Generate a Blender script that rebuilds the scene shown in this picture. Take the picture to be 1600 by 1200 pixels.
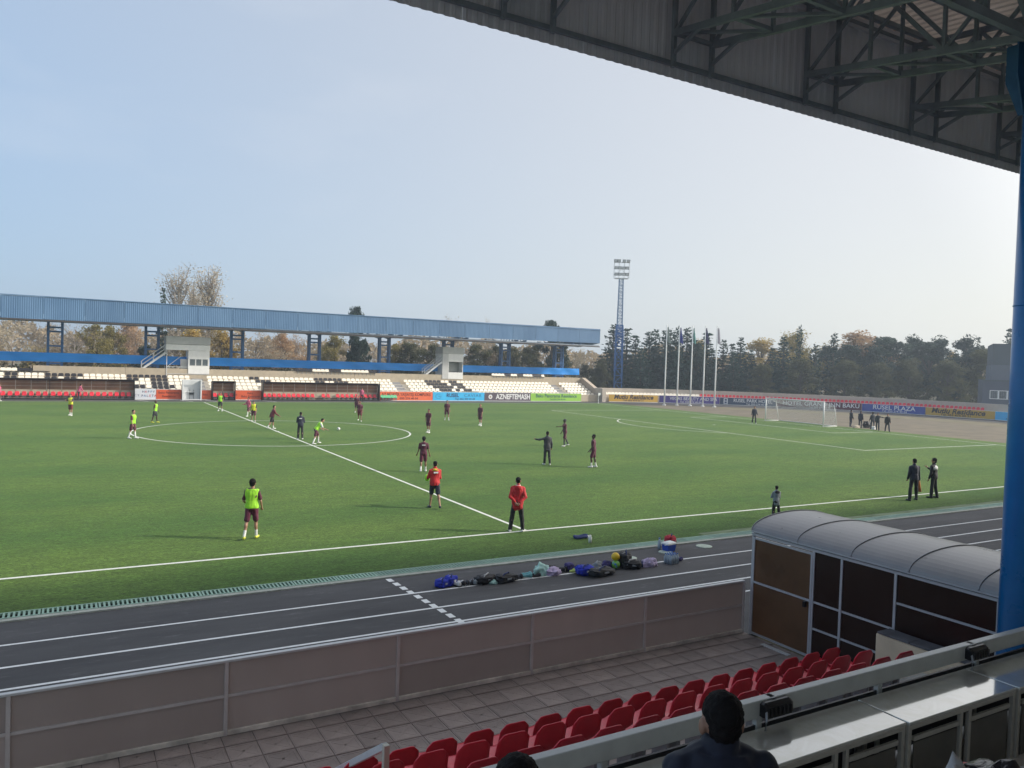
import bpy, bmesh, math, random
from math import sin, cos, pi, radians, sqrt, atan2
from mathutils import Vector, Matrix, noise

# ------------------------------------------------------------------ scene
scene = bpy.context.scene
COL = scene.collection
for o in list(bpy.data.objects):
    bpy.data.objects.remove(o)

# camera: solved from the pitch markings (phone lens, standing in the main stand)
CAM = Vector((-12.5865, -54.5318, 5.2831)); YAW, PITCH, ROLL, FPX = 0.51982, -0.02683, 0.03265, 1209.86
_f = Vector((sin(YAW) * cos(PITCH), cos(YAW) * cos(PITCH), sin(PITCH)))
_r0 = Vector((cos(YAW), -sin(YAW), 0)); _u0 = _r0.cross(_f)
_r = _r0 * cos(ROLL) + _u0 * sin(ROLL); _u = _u0 * cos(ROLL) - _r0 * sin(ROLL)
cam_data = bpy.data.cameras.new('camera'); cam = bpy.data.objects.new('camera', cam_data); COL.objects.link(cam)
cam.matrix_world = Matrix(((_r.x, _u.x, -_f.x, CAM.x), (_r.y, _u.y, -_f.y, CAM.y), (_r.z, _u.z, -_f.z, CAM.z), (0, 0, 0, 1)))
cam_data.sensor_width = 36; cam_data.lens = FPX / 1600 * 36
cam_data.clip_start = 0.05; cam_data.clip_end = 5000
scene.camera = cam

# light: hazy autumn sun from the right, wide pale sky
SUN_EL, SUN_AZ = radians(29), YAW + radians(88)          # azimuth clockwise from +y
world = bpy.data.worlds.new('World'); scene.world = world; world.use_nodes = True
wn, wl = world.node_tree.nodes, world.node_tree.links
for n in list(wn): wn.remove(n)
w_out = wn.new('ShaderNodeOutputWorld'); w_bg = wn.new('ShaderNodeBackground'); w_sky = wn.new('ShaderNodeTexSky')
w_sky.sky_type = 'NISHITA'; w_sky.sun_disc = False
w_sky.sun_elevation = SUN_EL; w_sky.sun_rotation = SUN_AZ
w_sky.air_density = 1.0; w_sky.dust_density = 1.0; w_sky.ozone_density = 1.6; w_sky.altitude = 0
w_bg.inputs['Strength'].default_value = 0.13
# a thin even veil of haze over the clear sky, with faint cirrus
w_tc = wn.new('ShaderNodeTexCoord'); w_mp = wn.new('ShaderNodeMapping'); w_mp.inputs['Scale'].default_value = (1.0, 1.0, 3.0); w_nz = wn.new('ShaderNodeTexNoise'); w_nz.inputs['Scale'].default_value = 2.2; w_nz.inputs['Detail'].default_value = 5.0; w_nz.inputs['Roughness'].default_value = 0.5
wl.new(w_tc.outputs['Generated'], w_mp.inputs[0]); wl.new(w_mp.outputs[0], w_nz.inputs['Vector'])
w_dot = wn.new('ShaderNodeVectorMath'); w_dot.operation = 'DOT_PRODUCT'; w_dot.inputs[1].default_value = (sin(SUN_AZ) * cos(SUN_EL), cos(SUN_AZ) * cos(SUN_EL), sin(SUN_EL)); wl.new(w_tc.outputs['Generated'], w_dot.inputs[0])
w_dot = wn.new('ShaderNodeVectorMath'); w_dot.operation = 'DOT_PRODUCT'; w_dot.inputs[1].default_value = (sin(SUN_AZ) * cos(SUN_EL), cos(SUN_AZ) * cos(SUN_EL), sin(SUN_EL)); wl.new(w_tc.outputs['Generated'], w_dot.inputs[0])
w_rg = wn.new('ShaderNodeMapRange'); w_rg.inputs[1].default_value = -0.50; w_rg.inputs[2].default_value = 0.58; wl.new(w_dot.outputs['Value'], w_rg.inputs[0])
w_vc = wn.new('ShaderNodeMix'); w_vc.data_type = 'RGBA'; w_vc.inputs[6].default_value = (1.36, 1.98, 2.85, 1); w_vc.inputs[7].default_value = (3.60, 3.40, 3.10, 1); wl.new(w_rg.outputs[0], w_vc.inputs[0])
w_gl = wn.new('ShaderNodeMapRange'); w_gl.interpolation_type = 'SMOOTHSTEP'; w_gl.inputs[1].default_value = 0.5; w_gl.inputs[2].default_value = 1.0; w_gl.inputs[3].default_value = 1.0; w_gl.inputs[4].default_value = 3.0; wl.new(w_dot.outputs['Value'], w_gl.inputs[0])   # glow of the haze round the sun
w_gm = wn.new('ShaderNodeVectorMath'); w_gm.operation = 'SCALE'; wl.new(w_vc.outputs[2], w_gm.inputs[0]); wl.new(w_gl.outputs[0], w_gm.inputs['Scale'])
w_sx = wn.new('ShaderNodeSeparateXYZ'); wl.new(w_tc.outputs['Generated'], w_sx.inputs[0])
w_el = wn.new('ShaderNodeMapRange'); w_el.inputs[1].default_value = 0.0; w_el.inputs[2].default_value = 0.75; w_el.inputs[3].default_value = 0.88; w_el.inputs[4].default_value = 0.60; wl.new(w_sx.outputs['Z'], w_el.inputs[0])
w_cl = wn.new('ShaderNodeMapRange'); w_cl.inputs[1].default_value = 0.55; w_cl.inputs[2].default_value = 0.85; w_cl.inputs[3].default_value = 0.0; w_cl.inputs[4].default_value = 0.35; wl.new(w_nz.outputs['Fac'], w_cl.inputs[0])
w_mx = wn.new('ShaderNodeMix'); w_mx.data_type = 'RGBA'; wl.new(w_el.outputs[0], w_mx.inputs[0]); wl.new(w_sky.outputs[0], w_mx.inputs[6]); wl.new(w_gm.outputs[0], w_mx.inputs[7])
w_m2 = wn.new('ShaderNodeMix'); w_m2.data_type = 'RGBA'; w_m2.inputs[7].default_value = (3.4, 3.5, 3.7, 1); wl.new(w_cl.outputs[0], w_m2.inputs[0]); wl.new(w_mx.outputs[2], w_m2.inputs[6])
wl.new(w_m2.outputs[2], w_bg.inputs['Color']); wl.new(w_bg.outputs[0], w_out.inputs[0])
sun_d = bpy.data.lights.new('sun', 'SUN'); sun = bpy.data.objects.new('sun', sun_d); COL.objects.link(sun)
sun_d.energy = 2.25; sun_d.angle = radians(5.0); sun_d.color = (1.0, 0.93, 0.82)
SUN_VEC = Vector((sin(SUN_AZ) * cos(SUN_EL), cos(SUN_AZ) * cos(SUN_EL), sin(SUN_EL)))
sun.rotation_euler = SUN_VEC.to_track_quat('Z', 'Y').to_euler()
vs = scene.view_settings
vs.view_transform = 'Standard'; vs.look = 'None'; vs.gamma = 1.0; vs.use_curve_mapping = False
vs.exposure = 0.92
HAZE = 0.0010                                         # density of the air, per metre
scene.cycles.max_bounces = 8; scene.cycles.transparent_max_bounces = 12
ORD = 'first second third fourth fifth sixth seventh eighth ninth tenth eleventh twelfth thirteenth fourteenth fifteenth sixteenth seventeenth eighteenth nineteenth twentieth'.split()
scene.cycles.use_denoising = True

# ------------------------------------------------------------------ helpers
def tag(o, label=None, cat=None, group=None, kind=None):
    if label: o['label'] = label
    if cat: o['category'] = cat
    if group: o['group'] = group
    if kind: o['kind'] = kind
    return o

def empty(name, loc=(0, 0, 0), rz=0.0, parent=None, label=None, cat=None, group=None):
    o = bpy.data.objects.new(name, None); COL.objects.link(o)
    o.location = loc; o.rotation_euler = (0, 0, rz); o.empty_display_size = 0.2
    if parent: o.parent = parent
    return tag(o, label, cat, group)

def put(name, mesh, parent=None, loc=(0, 0, 0), rot=(0, 0, 0), scale=None):
    o = bpy.data.objects.new(name, mesh); COL.objects.link(o)
    o.location = loc; o.rotation_euler = rot
    if scale is not None: o.scale = scale if hasattr(scale, '__len__') else (scale,) * 3
    if parent: o.parent = parent
    return o

def copy_tree(o, parent=None):
    c = o.copy(); COL.objects.link(c)
    if parent: c.parent = parent
    for ch in list(o.children): copy_tree(ch, c)
    return c

def frame_of(p0, p1, up=(0, 0, 1)):
    d = (Vector(p1) - Vector(p0)); L = d.length; d = d / max(L, 1e-9)
    u = Vector(up)
    if abs(d.dot(u)) > 0.99: u = Vector((0, 1, 0))
    s = d.cross(u).normalized(); u = s.cross(d)
    return d, s, u, L

class MB:
    """collects shapes into one mesh"""
    def __init__(self): self.v = []; self.f = []; self.m = []
    def add(self, vs, fs, mi=0):
        b = len(self.v); self.v += [tuple(x) for x in vs]
        for q in fs: self.f.append(tuple(b + i for i in q)); self.m.append(mi)
        return self
    def box(self, c, s, rz=0.0, mi=0):
        cx, cy, cz = c; x, y, z = s[0] / 2, s[1] / 2, s[2] / 2; C, S = cos(rz), sin(rz)
        vs = [(cx + a * x * C - b * y * S, cy + a * x * S + b * y * C, cz + k * z) for k in (-1, 1) for a, b in ((-1, -1), (1, -1), (1, 1), (-1, 1))]
        return self.add(vs, [(3, 2, 1, 0), (4, 5, 6, 7), (0, 1, 5, 4), (1, 2, 6, 5), (2, 3, 7, 6), (3, 0, 4, 7)], mi)
    def bb(self, a, b, mi=0):
        return self.box([(a[i] + b[i]) / 2 for i in range(3)], [abs(b[i] - a[i]) for i in range(3)], 0, mi)
    def beam(self, p0, p1, w, h=None, mi=0, up=(0, 0, 1)):
        h = w if h is None else h
        d, s, u, L = frame_of(p0, p1, up); p0 = Vector(p0); p1 = Vector(p1)
        vs = [p + s * (a * w / 2) + u * (b * h / 2) for p in (p0, p1) for a, b in ((-1, -1), (1, -1), (1, 1), (-1, 1))]
        return self.add(vs, [(0, 1, 2, 3), (7, 6, 5, 4), (4, 5, 1, 0), (5, 6, 2, 1), (6, 7, 3, 2), (7, 4, 0, 3)], mi)
    def tube(self, pts, rs, n=8, mi=0, cap=True):
        pts = [Vector(p) for p in pts]
        if not hasattr(rs, '__len__'): rs = [rs] * len(pts)
        vs, fs = [], []
        for i, p in enumerate(pts):
            a = pts[max(i - 1, 0)]; b = pts[min(i + 1, len(pts) - 1)]
            d, s, u, L = frame_of(a, b)
            for k in range(n):
                t = 2 * pi * k / n; vs.append(p + (s * cos(t) + u * sin(t)) * rs[i])
        for i in range(len(pts) - 1):
            for k in range(n):
                fs.append((i * n + k, i * n + (k + 1) % n, (i + 1) * n + (k + 1) % n, (i + 1) * n + k))
        if cap:
            fs.append(tuple(range(n - 1, -1, -1))); fs.append(tuple((len(pts) - 1) * n + k for k in range(n)))
        return self.add(vs, fs, mi)
    def rings(self, rings, mi=0, cap=True, closed=True):
        n = len(rings[0]); vs = [p for r in rings for p in r]; fs = []
        for i in range(len(rings) - 1):
            for k in range(n if closed else n - 1):
                fs.append((i * n + k, i * n + (k + 1) % n, (i + 1) * n + (k + 1) % n, (i + 1) * n + k))
        if cap and closed:
            fs.append(tuple(range(n - 1, -1, -1))); fs.append(tuple((len(rings) - 1) * n + k for k in range(n)))
        return self.add(vs, fs, mi)
    def ball(self, c, r, nu=10, nv=7, mi=0, rot=None):
        c = Vector(c); r = (r, r, r) if not hasattr(r, '__len__') else r
        vs = [(0, 0, -r[2])]; fs = []
        for j in range(1, nv):
            ph = -pi / 2 + pi * j / nv
            for i in range(nu):
                t = 2 * pi * i / nu; vs.append((r[0] * cos(ph) * cos(t), r[1] * cos(ph) * sin(t), r[2] * sin(ph)))
        vs.append((0, 0, r[2])); top = len(vs) - 1
        for i in range(nu): fs.append((0, 1 + (i + 1) % nu, 1 + i))
        for j in range(nv - 2):
            for i in range(nu):
                a = 1 + j * nu; fs.append((a + i, a + (i + 1) % nu, a + nu + (i + 1) % nu, a + nu + i))
        a = 1 + (nv - 2) * nu
        for i in range(nu): fs.append((a + i, a + (i + 1) % nu, top))
        vs = [Vector(q) for q in vs]
        if rot is not None: vs = [rot @ q for q in vs]
        return self.add([c + q for q in vs], fs, mi)
    def capsule(self, p0, r0, p1, r1, n=10, mi=0):
        d, s, u, L = frame_of(p0, p1); p0 = Vector(p0); p1 = Vector(p1); rings = []
        for a in (-80, -50, -20): rings.append((p0 + d * (r0 * sin(radians(a))), r0 * cos(radians(a))))
        for a in (20, 50, 80): rings.append((p1 + d * (r1 * sin(radians(a))), r1 * cos(radians(a))))
        return self.rings([[c + (s * cos(2 * pi * k / n) + u * sin(2 * pi * k / n)) * r for k in range(n)] for c, r in rings], mi)
    def mesh(self, name, mats, smooth=False):
        me = bpy.data.meshes.new(name); me.from_pydata([tuple(x) for x in self.v], [], self.f)
        for m in (mats if isinstance(mats, (list, tuple)) else [mats]): me.materials.append(m)
        if any(self.m): me.polygons.foreach_set('material_index', self.m)
        if smooth: me.polygons.foreach_set('use_smooth', [True] * len(self.f))
        me.update(); return me
    def build(self, name, mats, parent=None, loc=(0, 0, 0), rot=(0, 0, 0), smooth=False, **kw):
        return tag(put(name, self.mesh(name, mats, smooth), parent, loc, rot), **kw)

def bevel(o, w=0.008, seg=2):
    m = o.modifiers.new('bevel', 'BEVEL'); m.width = w; m.segments = seg; m.limit_method = 'ANGLE'; return o

# ------------------------------------------------------------------ materials
MATS = {}
def M(name, col, rough=0.6, var=0.12, scale=4.0, metal=0.0, bump=0.0, bscale=40.0, spec=0.5, stretch=(1, 1, 1), col2=None,
      sheen=0.0, coat=0.0, transl=0.0, alpha=None, detail=5.0, rvar=0.1, objrand=0.0):
    if name in MATS: return MATS[name]
    m = bpy.data.materials.new(name); m.use_nodes = True; nt = m.node_tree; N, Lk = nt.nodes, nt.links
    b = N['Principled BSDF']; tc = N.new('ShaderNodeTexCoord'); mp = N.new('ShaderNodeMapping')
    mp.inputs['Scale'].default_value = stretch; Lk.new(tc.outputs['Object'], mp.inputs['Vector'])
    nz = N.new('ShaderNodeTexNoise'); nz.inputs['Scale'].default_value = scale; nz.inputs['Detail'].default_value = detail; nz.inputs['Roughness'].default_value = 0.6
    Lk.new(mp.outputs[0], nz.inputs['Vector'])
    mix = N.new('ShaderNodeMix'); mix.data_type = 'RGBA'
    c = Vector(col[:3]); lo = c * (1 - var); hi = Vector(col2[:3]) if col2 else c * (1 + var)
    mix.inputs[6].default_value = (*lo, 1); mix.inputs[7].default_value = (*hi, 1)
    rng = N.new('ShaderNodeMapRange'); rng.inputs[1].default_value = 0.3; rng.inputs[2].default_value = 0.7
    Lk.new(nz.outputs['Fac'], rng.inputs[0]); Lk.new(rng.outputs[0], mix.inputs[0])
    out_col = mix.outputs[2]
    if objrand > 0:
        oi = N.new('ShaderNodeObjectInfo'); hs = N.new('ShaderNodeHueSaturation'); mr = N.new('ShaderNodeMapRange')
        mr.inputs[3].default_value = 1 - objrand; mr.inputs[4].default_value = 1 + objrand
        Lk.new(oi.outputs['Random'], mr.inputs[0]); Lk.new(mr.outputs[0], hs.inputs['Value']); Lk.new(out_col, hs.inputs['Color']); out_col = hs.outputs[0]
    Lk.new(out_col, b.inputs['Base Color'])
    b.inputs['Metallic'].default_value = metal; b.inputs['Specular IOR Level'].default_value = spec
    rr = N.new('ShaderNodeMapRange'); rr.inputs[3].default_value = max(0.02, rough - rvar); rr.inputs[4].default_value = min(1, rough + rvar)
    Lk.new(nz.outputs['Fac'], rr.inputs[0]); Lk.new(rr.outputs[0], b.inputs['Roughness'])
    if sheen: b.inputs['Sheen Weight'].default_value = sheen
    if coat: b.inputs['Coat Weight'].default_value = coat; b.inputs['Coat Roughness'].default_value = 0.08
    if bump:
        n2 = N.new('ShaderNodeTexNoise'); n2.inputs['Scale'].default_value = bscale; n2.inputs['Detail'].default_value = 3
        Lk.new(mp.outputs[0], n2.inputs['Vector']); bp = N.new('ShaderNodeBump'); bp.inputs['Strength'].default_value = bump; bp.inputs['Distance'].default_value = 0.02
        Lk.new(n2.outputs['Fac'], bp.inputs['Height']); Lk.new(bp.outputs[0], b.inputs['Normal'])
    if transl:
        out = N['Material Output']; tr = N.new('ShaderNodeBsdfTranslucent'); ms = N.new('ShaderNodeMixShader'); ms.inputs[0].default_value = transl
        Lk.new(out_col, tr.inputs['Color']); Lk.new(b.outputs[0], ms.inputs[1]); Lk.new(tr.outputs[0], ms.inputs[2]); Lk.new(ms.outputs[0], out.inputs['Surface'])
    MATS[name] = m; return m

def node_mat(name, fn):
    m = bpy.data.materials.new(name); m.use_nodes = True
    fn(m.node_tree, m.node_tree.nodes['Principled BSDF']); MATS[name] = m; return m

def N_(nt, t, **kw):
    n = nt.nodes.new(t)
    for k, v in kw.items():
        if k in n.inputs: n.inputs[k].default_value = v
        else: setattr(n, k, v)
    return n

white_steel = M('white_steel', (0.62, 0.63, 0.62), 0.35, 0.06, 6, spec=0.5)
grey_steel = M('grey_steel', (0.36, 0.37, 0.38), 0.4, 0.08, 5, metal=0.3)
white_paint = M('white_paint', (0.80, 0.81, 0.79), 0.6, 0.1, 9)
line_paint = M('line_paint', (0.66, 0.68, 0.62), 0.8, 0.14, 14)
concrete = M('concrete', (0.56, 0.52, 0.46), 0.85, 0.18, 3, bump=0.3, bscale=60)
tan_wall = M('tan_wall', (0.46, 0.39, 0.29), 0.85, 0.1, 2, bump=0.15, bscale=50)
blue_steel = M('blue_steel', (0.018, 0.10, 0.27), 0.4, 0.12, 3)
blue_column = M('blue_column_paint', (0.005, 0.19, 0.52), 0.3, 0.08, 3, coat=0.3)
truss_steel = M('truss_steel', (0.25, 0.30, 0.35), 0.5, 0.2, 3)
black_plastic = M('black_plastic', (0.012, 0.012, 0.014), 0.35, 0.3, 8)
red_plastic = M('red_plastic', (0.70, 0.022, 0.045), 0.32, 0.12, 4, spec=0.5, objrand=0.12)
white_plastic = M('white_plastic', (0.85, 0.79, 0.67), 0.35, 0.08, 4, objrand=0.08)
dark_plastic = M('dark_plastic', (0.022, 0.018, 0.02), 0.3, 0.2, 4)
green_plastic = M('green_plastic', (0.10, 0.45, 0.22), 0.4, 0.1, 4)
# ------------------------------------------------------------------ the ground, pitch and track
def sheet(name, pts, z, mat, th=0.0, **kw):
    mb = MB(); n = len(pts)
    if th:
        mb.add([(x, y, z) for x, y in pts] + [(x, y, z - th) for x, y in pts], [tuple(range(n))] + [(i, i + n, (i + 1) % n + n, (i + 1) % n) for i in range(n)])
    else: mb.add([(x, y, z) for x, y in pts], [tuple(range(n))])
    return mb.build(name, mat, kind='structure', **kw)

def rect(x0, y0, x1, y1): return [(x0, y0), (x1, y0), (x1, y1), (x0, y1)]

def turf_fn(nt, b):
    L = nt.links; tc = N_(nt, 'ShaderNodeTexCoord')
    big = N_(nt, 'ShaderNodeTexNoise', Scale=0.10, Detail=4.0)
    mp = N_(nt, 'ShaderNodeMapping'); mp.inputs['Scale'].default_value = (1.0, 2.6, 1.0); L.new(tc.outputs['Object'], mp.inputs[0]); L.new(mp.outputs[0], big.inputs['Vector'])
    mid = N_(nt, 'ShaderNodeTexNoise', Scale=1.3, Detail=6.0, Roughness=0.7); L.new(mp.outputs[0], mid.inputs['Vector'])
    mp2 = N_(nt, 'ShaderNodeMapping'); mp2.inputs['Scale'].default_value = (1.0, 1.7, 1.0); mp2.inputs['Rotation'].default_value = (0, 0, 0.5); L.new(tc.outputs['Object'], mp2.inputs[0])
    fine = N_(nt, 'ShaderNodeTexNoise', Scale=10.0, Detail=6.0, Roughness=0.8); L.new(mp2.outputs[0], fine.inputs['Vector'])
    a = N_(nt, 'ShaderNodeMix', data_type='RGBA'); a.inputs[6].default_value = (0.035, 0.090, 0.014, 1); a.inputs[7].default_value = (0.068, 0.122, 0.020, 1)
    r1 = N_(nt, 'ShaderNodeMapRange'); r1.inputs[1].default_value = 0.35; r1.inputs[2].default_value = 0.65; L.new(big.outputs['Fac'], r1.inputs[0]); L.new(r1.outputs[0], a.inputs[0])
    m2 = N_(nt, 'ShaderNodeMapRange'); m2.inputs[1].default_value = 0.36; m2.inputs[2].default_value = 0.64; m2.inputs[3].default_value = 0.78; m2.inputs[4].default_value = 1.22; L.new(mid.outputs['Fac'], m2.inputs[0])
    m3 = N_(nt, 'ShaderNodeMapRange'); m3.inputs[1].default_value = 0.38; m3.inputs[2].default_value = 0.62; m3.inputs[3].default_value = 0.35; m3.inputs[4].default_value = 1.70; L.new(fine.outputs['Fac'], m3.inputs[0])
    mu = N_(nt, 'ShaderNodeMath', operation='MULTIPLY'); L.new(m2.outputs[0], mu.inputs[0]); L.new(m3.outputs[0], mu.inputs[1])
    v = N_(nt, 'ShaderNodeVectorMath', operation='SCALE'); L.new(a.outputs[2], v.inputs[0]); L.new(mu.outputs[0], v.inputs['Scale'])
    L.new(v.outputs[0], b.inputs['Base Color']); b.inputs['Roughness'].default_value = 0.85; b.inputs['Specular IOR Level'].default_value = 0.25
    b.inputs['Sheen Weight'].default_value = 0.12; b.inputs['Sheen Tint'].default_value = (0.6, 0.8, 0.3, 1); b.inputs['Sheen Roughness'].default_value = 0.5
    bp = N_(nt, 'ShaderNodeBump', Strength=0.8, Distance=0.04); L.new(fine.outputs['Fac'], bp.inputs['Height']); L.new(bp.outputs[0], b.inputs['Normal'])
turf = node_mat('artificial_turf', turf_fn)

def asphalt_fn(nt, b):
    L = nt.links; tc = N_(nt, 'ShaderNodeTexCoord')
    big = N_(nt, 'ShaderNodeTexNoise', Scale=0.5, Detail=7.0, Roughness=0.65); mp = N_(nt, 'ShaderNodeMapping'); mp.inputs['Scale'].default_value = (0.5, 2.0, 1)
    L.new(tc.outputs['Object'], mp.inputs[0]); L.new(mp.outputs[0], big.inputs['Vector'])
    fine = N_(nt, 'ShaderNodeTexNoise', Scale=60.0, Detail=4.0); L.new(tc.outputs['Object'], fine.inputs['Vector'])
    sc = N_(nt, 'ShaderNodeTexNoise', Scale=3.0, Detail=8.0, Roughness=0.75); L.new(mp.outputs[0], sc.inputs['Vector'])
    a = N_(nt, 'ShaderNodeMix', data_type='RGBA'); a.inputs[6].default_value = (0.056, 0.055, 0.057, 1); a.inputs[7].default_value = (0.098, 0.096, 0.097, 1)
    r = N_(nt, 'ShaderNodeMapRange'); r.inputs[1].default_value = 0.3; r.inputs[2].default_value = 0.7; L.new(big.outputs['Fac'], r.inputs[0]); L.new(r.outputs[0], a.inputs[0])
    m3 = N_(nt, 'ShaderNodeMapRange'); m3.inputs[1].default_value = 0.3; m3.inputs[2].default_value = 0.7; m3.inputs[3].default_value = 0.75; m3.inputs[4].default_value = 1.3; L.new(fine.outputs['Fac'], m3.inputs[0])
    m4 = N_(nt, 'ShaderNodeMapRange'); m4.inputs[1].default_value = 0.57; m4.inputs[2].default_value = 0.74; m4.inputs[3].default_value = 0.0; m4.inputs[4].default_value = 1.3; L.new(sc.outputs['Fac'], m4.inputs[0])
    ad = N_(nt, 'ShaderNodeMath', operation='ADD'); L.new(m3.outputs[0], ad.inputs[0]); L.new(m4.outputs[0], ad.inputs[1])
    v = N_(nt, 'ShaderNodeVectorMath', operation='SCALE'); L.new(a.outputs[2], v.inputs[0]); L.new(ad.outputs[0], v.inputs['Scale'])
    L.new(v.outputs[0], b.inputs['Base Color']); b.inputs['Roughness'].default_value = 0.8; b.inputs['Specular IOR Level'].default_value = 0.3
    bp = N_(nt, 'ShaderNodeBump', Strength=0.3, Distance=0.01); L.new(fine.outputs['Fac'], bp.inputs['Height']); L.new(bp.outputs[0], b.inputs['Normal'])
asphalt = node_mat('asphalt', asphalt_fn)

dirt = M('dirt', (0.15, 0.125, 0.085), 0.95, 0.25, 0.35, bump=0.3, bscale=20, stretch=(1, 1.5, 1))
dry_grass = M('dry_grass', (0.13, 0.125, 0.06), 0.95, 0.3, 0.3, bump=0.5, bscale=15, col2=(0.19, 0.165, 0.10))
sheet('ground', rect(-900, -700, 900, 1100), -0.06, dry_grass)
TX0, TX1, TY0, TY1 = -64.0, 54.6, -36.46, 34.55
HW, HL = 33.76, 52.02
def arc(cx, cy, r, a0, a1, n=40): return [(cx + r * cos(radians(a0 + (a1 - a0) * i / n)), cy + r * sin(radians(a0 + (a1 - a0) * i / n))) for i in range(n + 1)]
sheet('dirt_infield', arc(52, -1, 33.0, -90, 90), -0.016, dirt)
gr = MB(); ro = arc(52, -1, 31.0, -75, 62, 50); ri = arc(52, -1, 25.5, -75, 62, 50)
gr.add([(x, y, -0.008) for x, y in ri + ro], [(i, i + 51, i + 52, i + 1) for i in range(50)])
gr.build('infield_grass', M('infield_grass', (0.17, 0.155, 0.075), 0.95, 0.3, 0.6, bump=0.4, bscale=12, col2=(0.20, 0.17, 0.11)), kind='structure')
# asphalt track: two straights and the bend behind the right-hand goal
tk = MB()
tk.add([(x, y, 0) for x, y in rect(-70, -43.62, 54, -37.0)], [(0, 1, 2, 3)])
tk.add([(x, y, 0) for x, y in rect(-70, TY1, 54, 38.75)], [(0, 1, 2, 3)])
ro = arc(54, -2.5, 41.2, -90, 90, 60); ri = arc(54, -1.2, 33.5, -90, 90, 60)
ri = [(54 + (x - 54) * 0.93, y) for x, y in ri]; 
tk.add([(x, y, 0) for x, y in ri + ro], [(i, i + 61, i + 62, i + 1) for i in range(60)])
tk.build('running_track', asphalt, kind='structure')
sheet('pitch', rect(TX0, TY0, TX1, TY1), 0.02, turf, th=0.07)
sheet('kerb_strip', rect(TX0, -37.03, TX1, -36.875), 0.03, M('pale_kerb', (0.36, 0.38, 0.33), 0.85, 0.2, 6, bump=0.2), th=0.1)
# scuffed pale wear along the drain on the right hand side is part of the turf look
sheet('turf_wear', rect(5.0, -36.43, 40, -36.1), 0.024, M('worn_turf', (0.09, 0.15, 0.05), 0.9, 0.35, 2.5, stretch=(0.4, 3, 1), col2=(0.24, 0.30, 0.18)))

# painted markings on the turf
ZL = 0.0245
def strip(p0, p1, w):
    d = (Vector(p1) - Vector(p0)).normalized(); s = Vector((-d.y, d.x)) * w / 2; a, b = Vector(p0), Vector(p1)
    return [tuple(a - s), tuple(b - s), tuple(b + s), tuple(a + s)]
def mark(name, polys, z=ZL, mat=None):
    mb = MB()
    for i, p in enumerate(polys): mb.add([(x, y, z) for x, y in p], [tuple(range(len(p)))])
    return mb.build(name, mat or line_paint, kind='structure')
LW = 0.12
mark('touchline', [strip((-HL, -HW), (HL, -HW), LW)]); mark('touchline', [strip((-HL, HW), (HL, HW), LW)])
mark('goal_line', [strip((HL - 0.06, -HW + 0.07), (HL - 0.06, HW - 0.07), LW)])
mark('halfway_line', [strip((0, -HW + 0.07), (0, HW - 0.07), LW)])
def ring(cx, cy, r, a0, a1, w=LW, n=96, z=ZL + 0.004):
    a = arc(cx, cy, r - w / 2, a0, a1, n); b = arc(cx, cy, r + w / 2, a0, a1, n); mb = MB()
    mb.add([(x, y, z) for x, y in a + b], [(i, i + n + 1, i + n + 2, i + 1) for i in range(n)]); return mb
ring(0, 0, 9.15, 0, 360).build('centre_circle', line_paint, kind='structure')
ring(0, 0, 0.07, 0, 360, 0.14, 24).build('centre_spot', line_paint, kind='structure')
mark('penalty_area_line', [strip((HL - 0.13, -20.15), (HL - 16.5, -20.15), LW), strip((HL - 16.5, -20.22), (HL - 16.5, 20.22), LW), strip((HL - 16.5, 20.15), (HL - 0.13, 20.15), LW)][1:2])
mark('penalty_area_line', [strip((HL - 0.13, -20.15), (HL - 16.43, -20.15), LW)]); mark('penalty_area_line', [strip((HL - 0.13, 20.15), (HL - 16.43, 20.15), LW)])
mark('goal_area_line', [strip((HL - 5.5, -9.22), (HL - 5.5, 9.22), LW)])
mark('goal_area_line', [strip((HL - 0.13, -9.16), (HL - 5.43, -9.16), LW)]); mark('goal_area_line', [strip((HL - 0.13, 9.16), (HL - 5.43, 9.16), LW)])
ring(HL - 11, 0, 9.15, 127, 233, n=48).build('penalty_arc', line_paint, kind='structure')
ring(HL - 11, 0, 0.07, 0, 360, 0.14, 24).build('penalty_spot', line_paint, kind='structure')
# lane lines and the dashed start line on the track
ZT = 0.004
for y0, w in ((-38.24, 0.07), (-39.38, 0.075), (-40.36, 0.075), (-41.22, 0.07)):
    mark('lane_line', [[(-70, y0 - w / 2), (54, y0 - 0.3 - w / 2), (54, y0 - 0.3 + w / 2), (-70, y0 + w / 2)]], ZT, white_paint)
for i in range(10):
    y1 = -37.1 - i * 0.365
    mark('start_dash', [rect(-5.93 + i * 0.027, y1 - 0.25, -5.79 + i * 0.027, y1)], ZT + 0.004, white_paint)
for y0 in (35.9, 37.2):
    mark('lane_line', [rect(-70, y0 - 0.03, 54, y0 + 0.03)], ZT, M('worn_paint', (0.16, 0.16, 0.155), 0.8, 0.4, 2))
for x0 in (-6.3, -1.9, 0.7, 7.0, 21.4):
    mark('start_dash', [strip((x0, 37.9), (x0 + 1.0, 35.2), 0.13)], ZT + 0.004, white_paint)
# pale sprinkler covers set in the track
for x, y, r in ((2.35, -37.62, 0.20), (0.95, -37.75, 0.20), (3.95, -37.50, 0.24)):
    mb = MB(); mb.tube([(0, 0, 0), (0, 0, 0.018), (0, 0, 0.024)], [r, r, r * 0.9], 20); o = mb.build('drain_cover', M('pale_cover', (0.42, 0.48, 0.40), 0.8, 0.2, 8), loc=(x, y, 0))
    tag(o, {2.35: 'pale round cover in the track left of the blue cool box', 0.95: 'pale round cover in the track behind the black backpack', 3.95: 'pale round cover in the track right of the blue cool box'}[x], 'drain cover')

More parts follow.
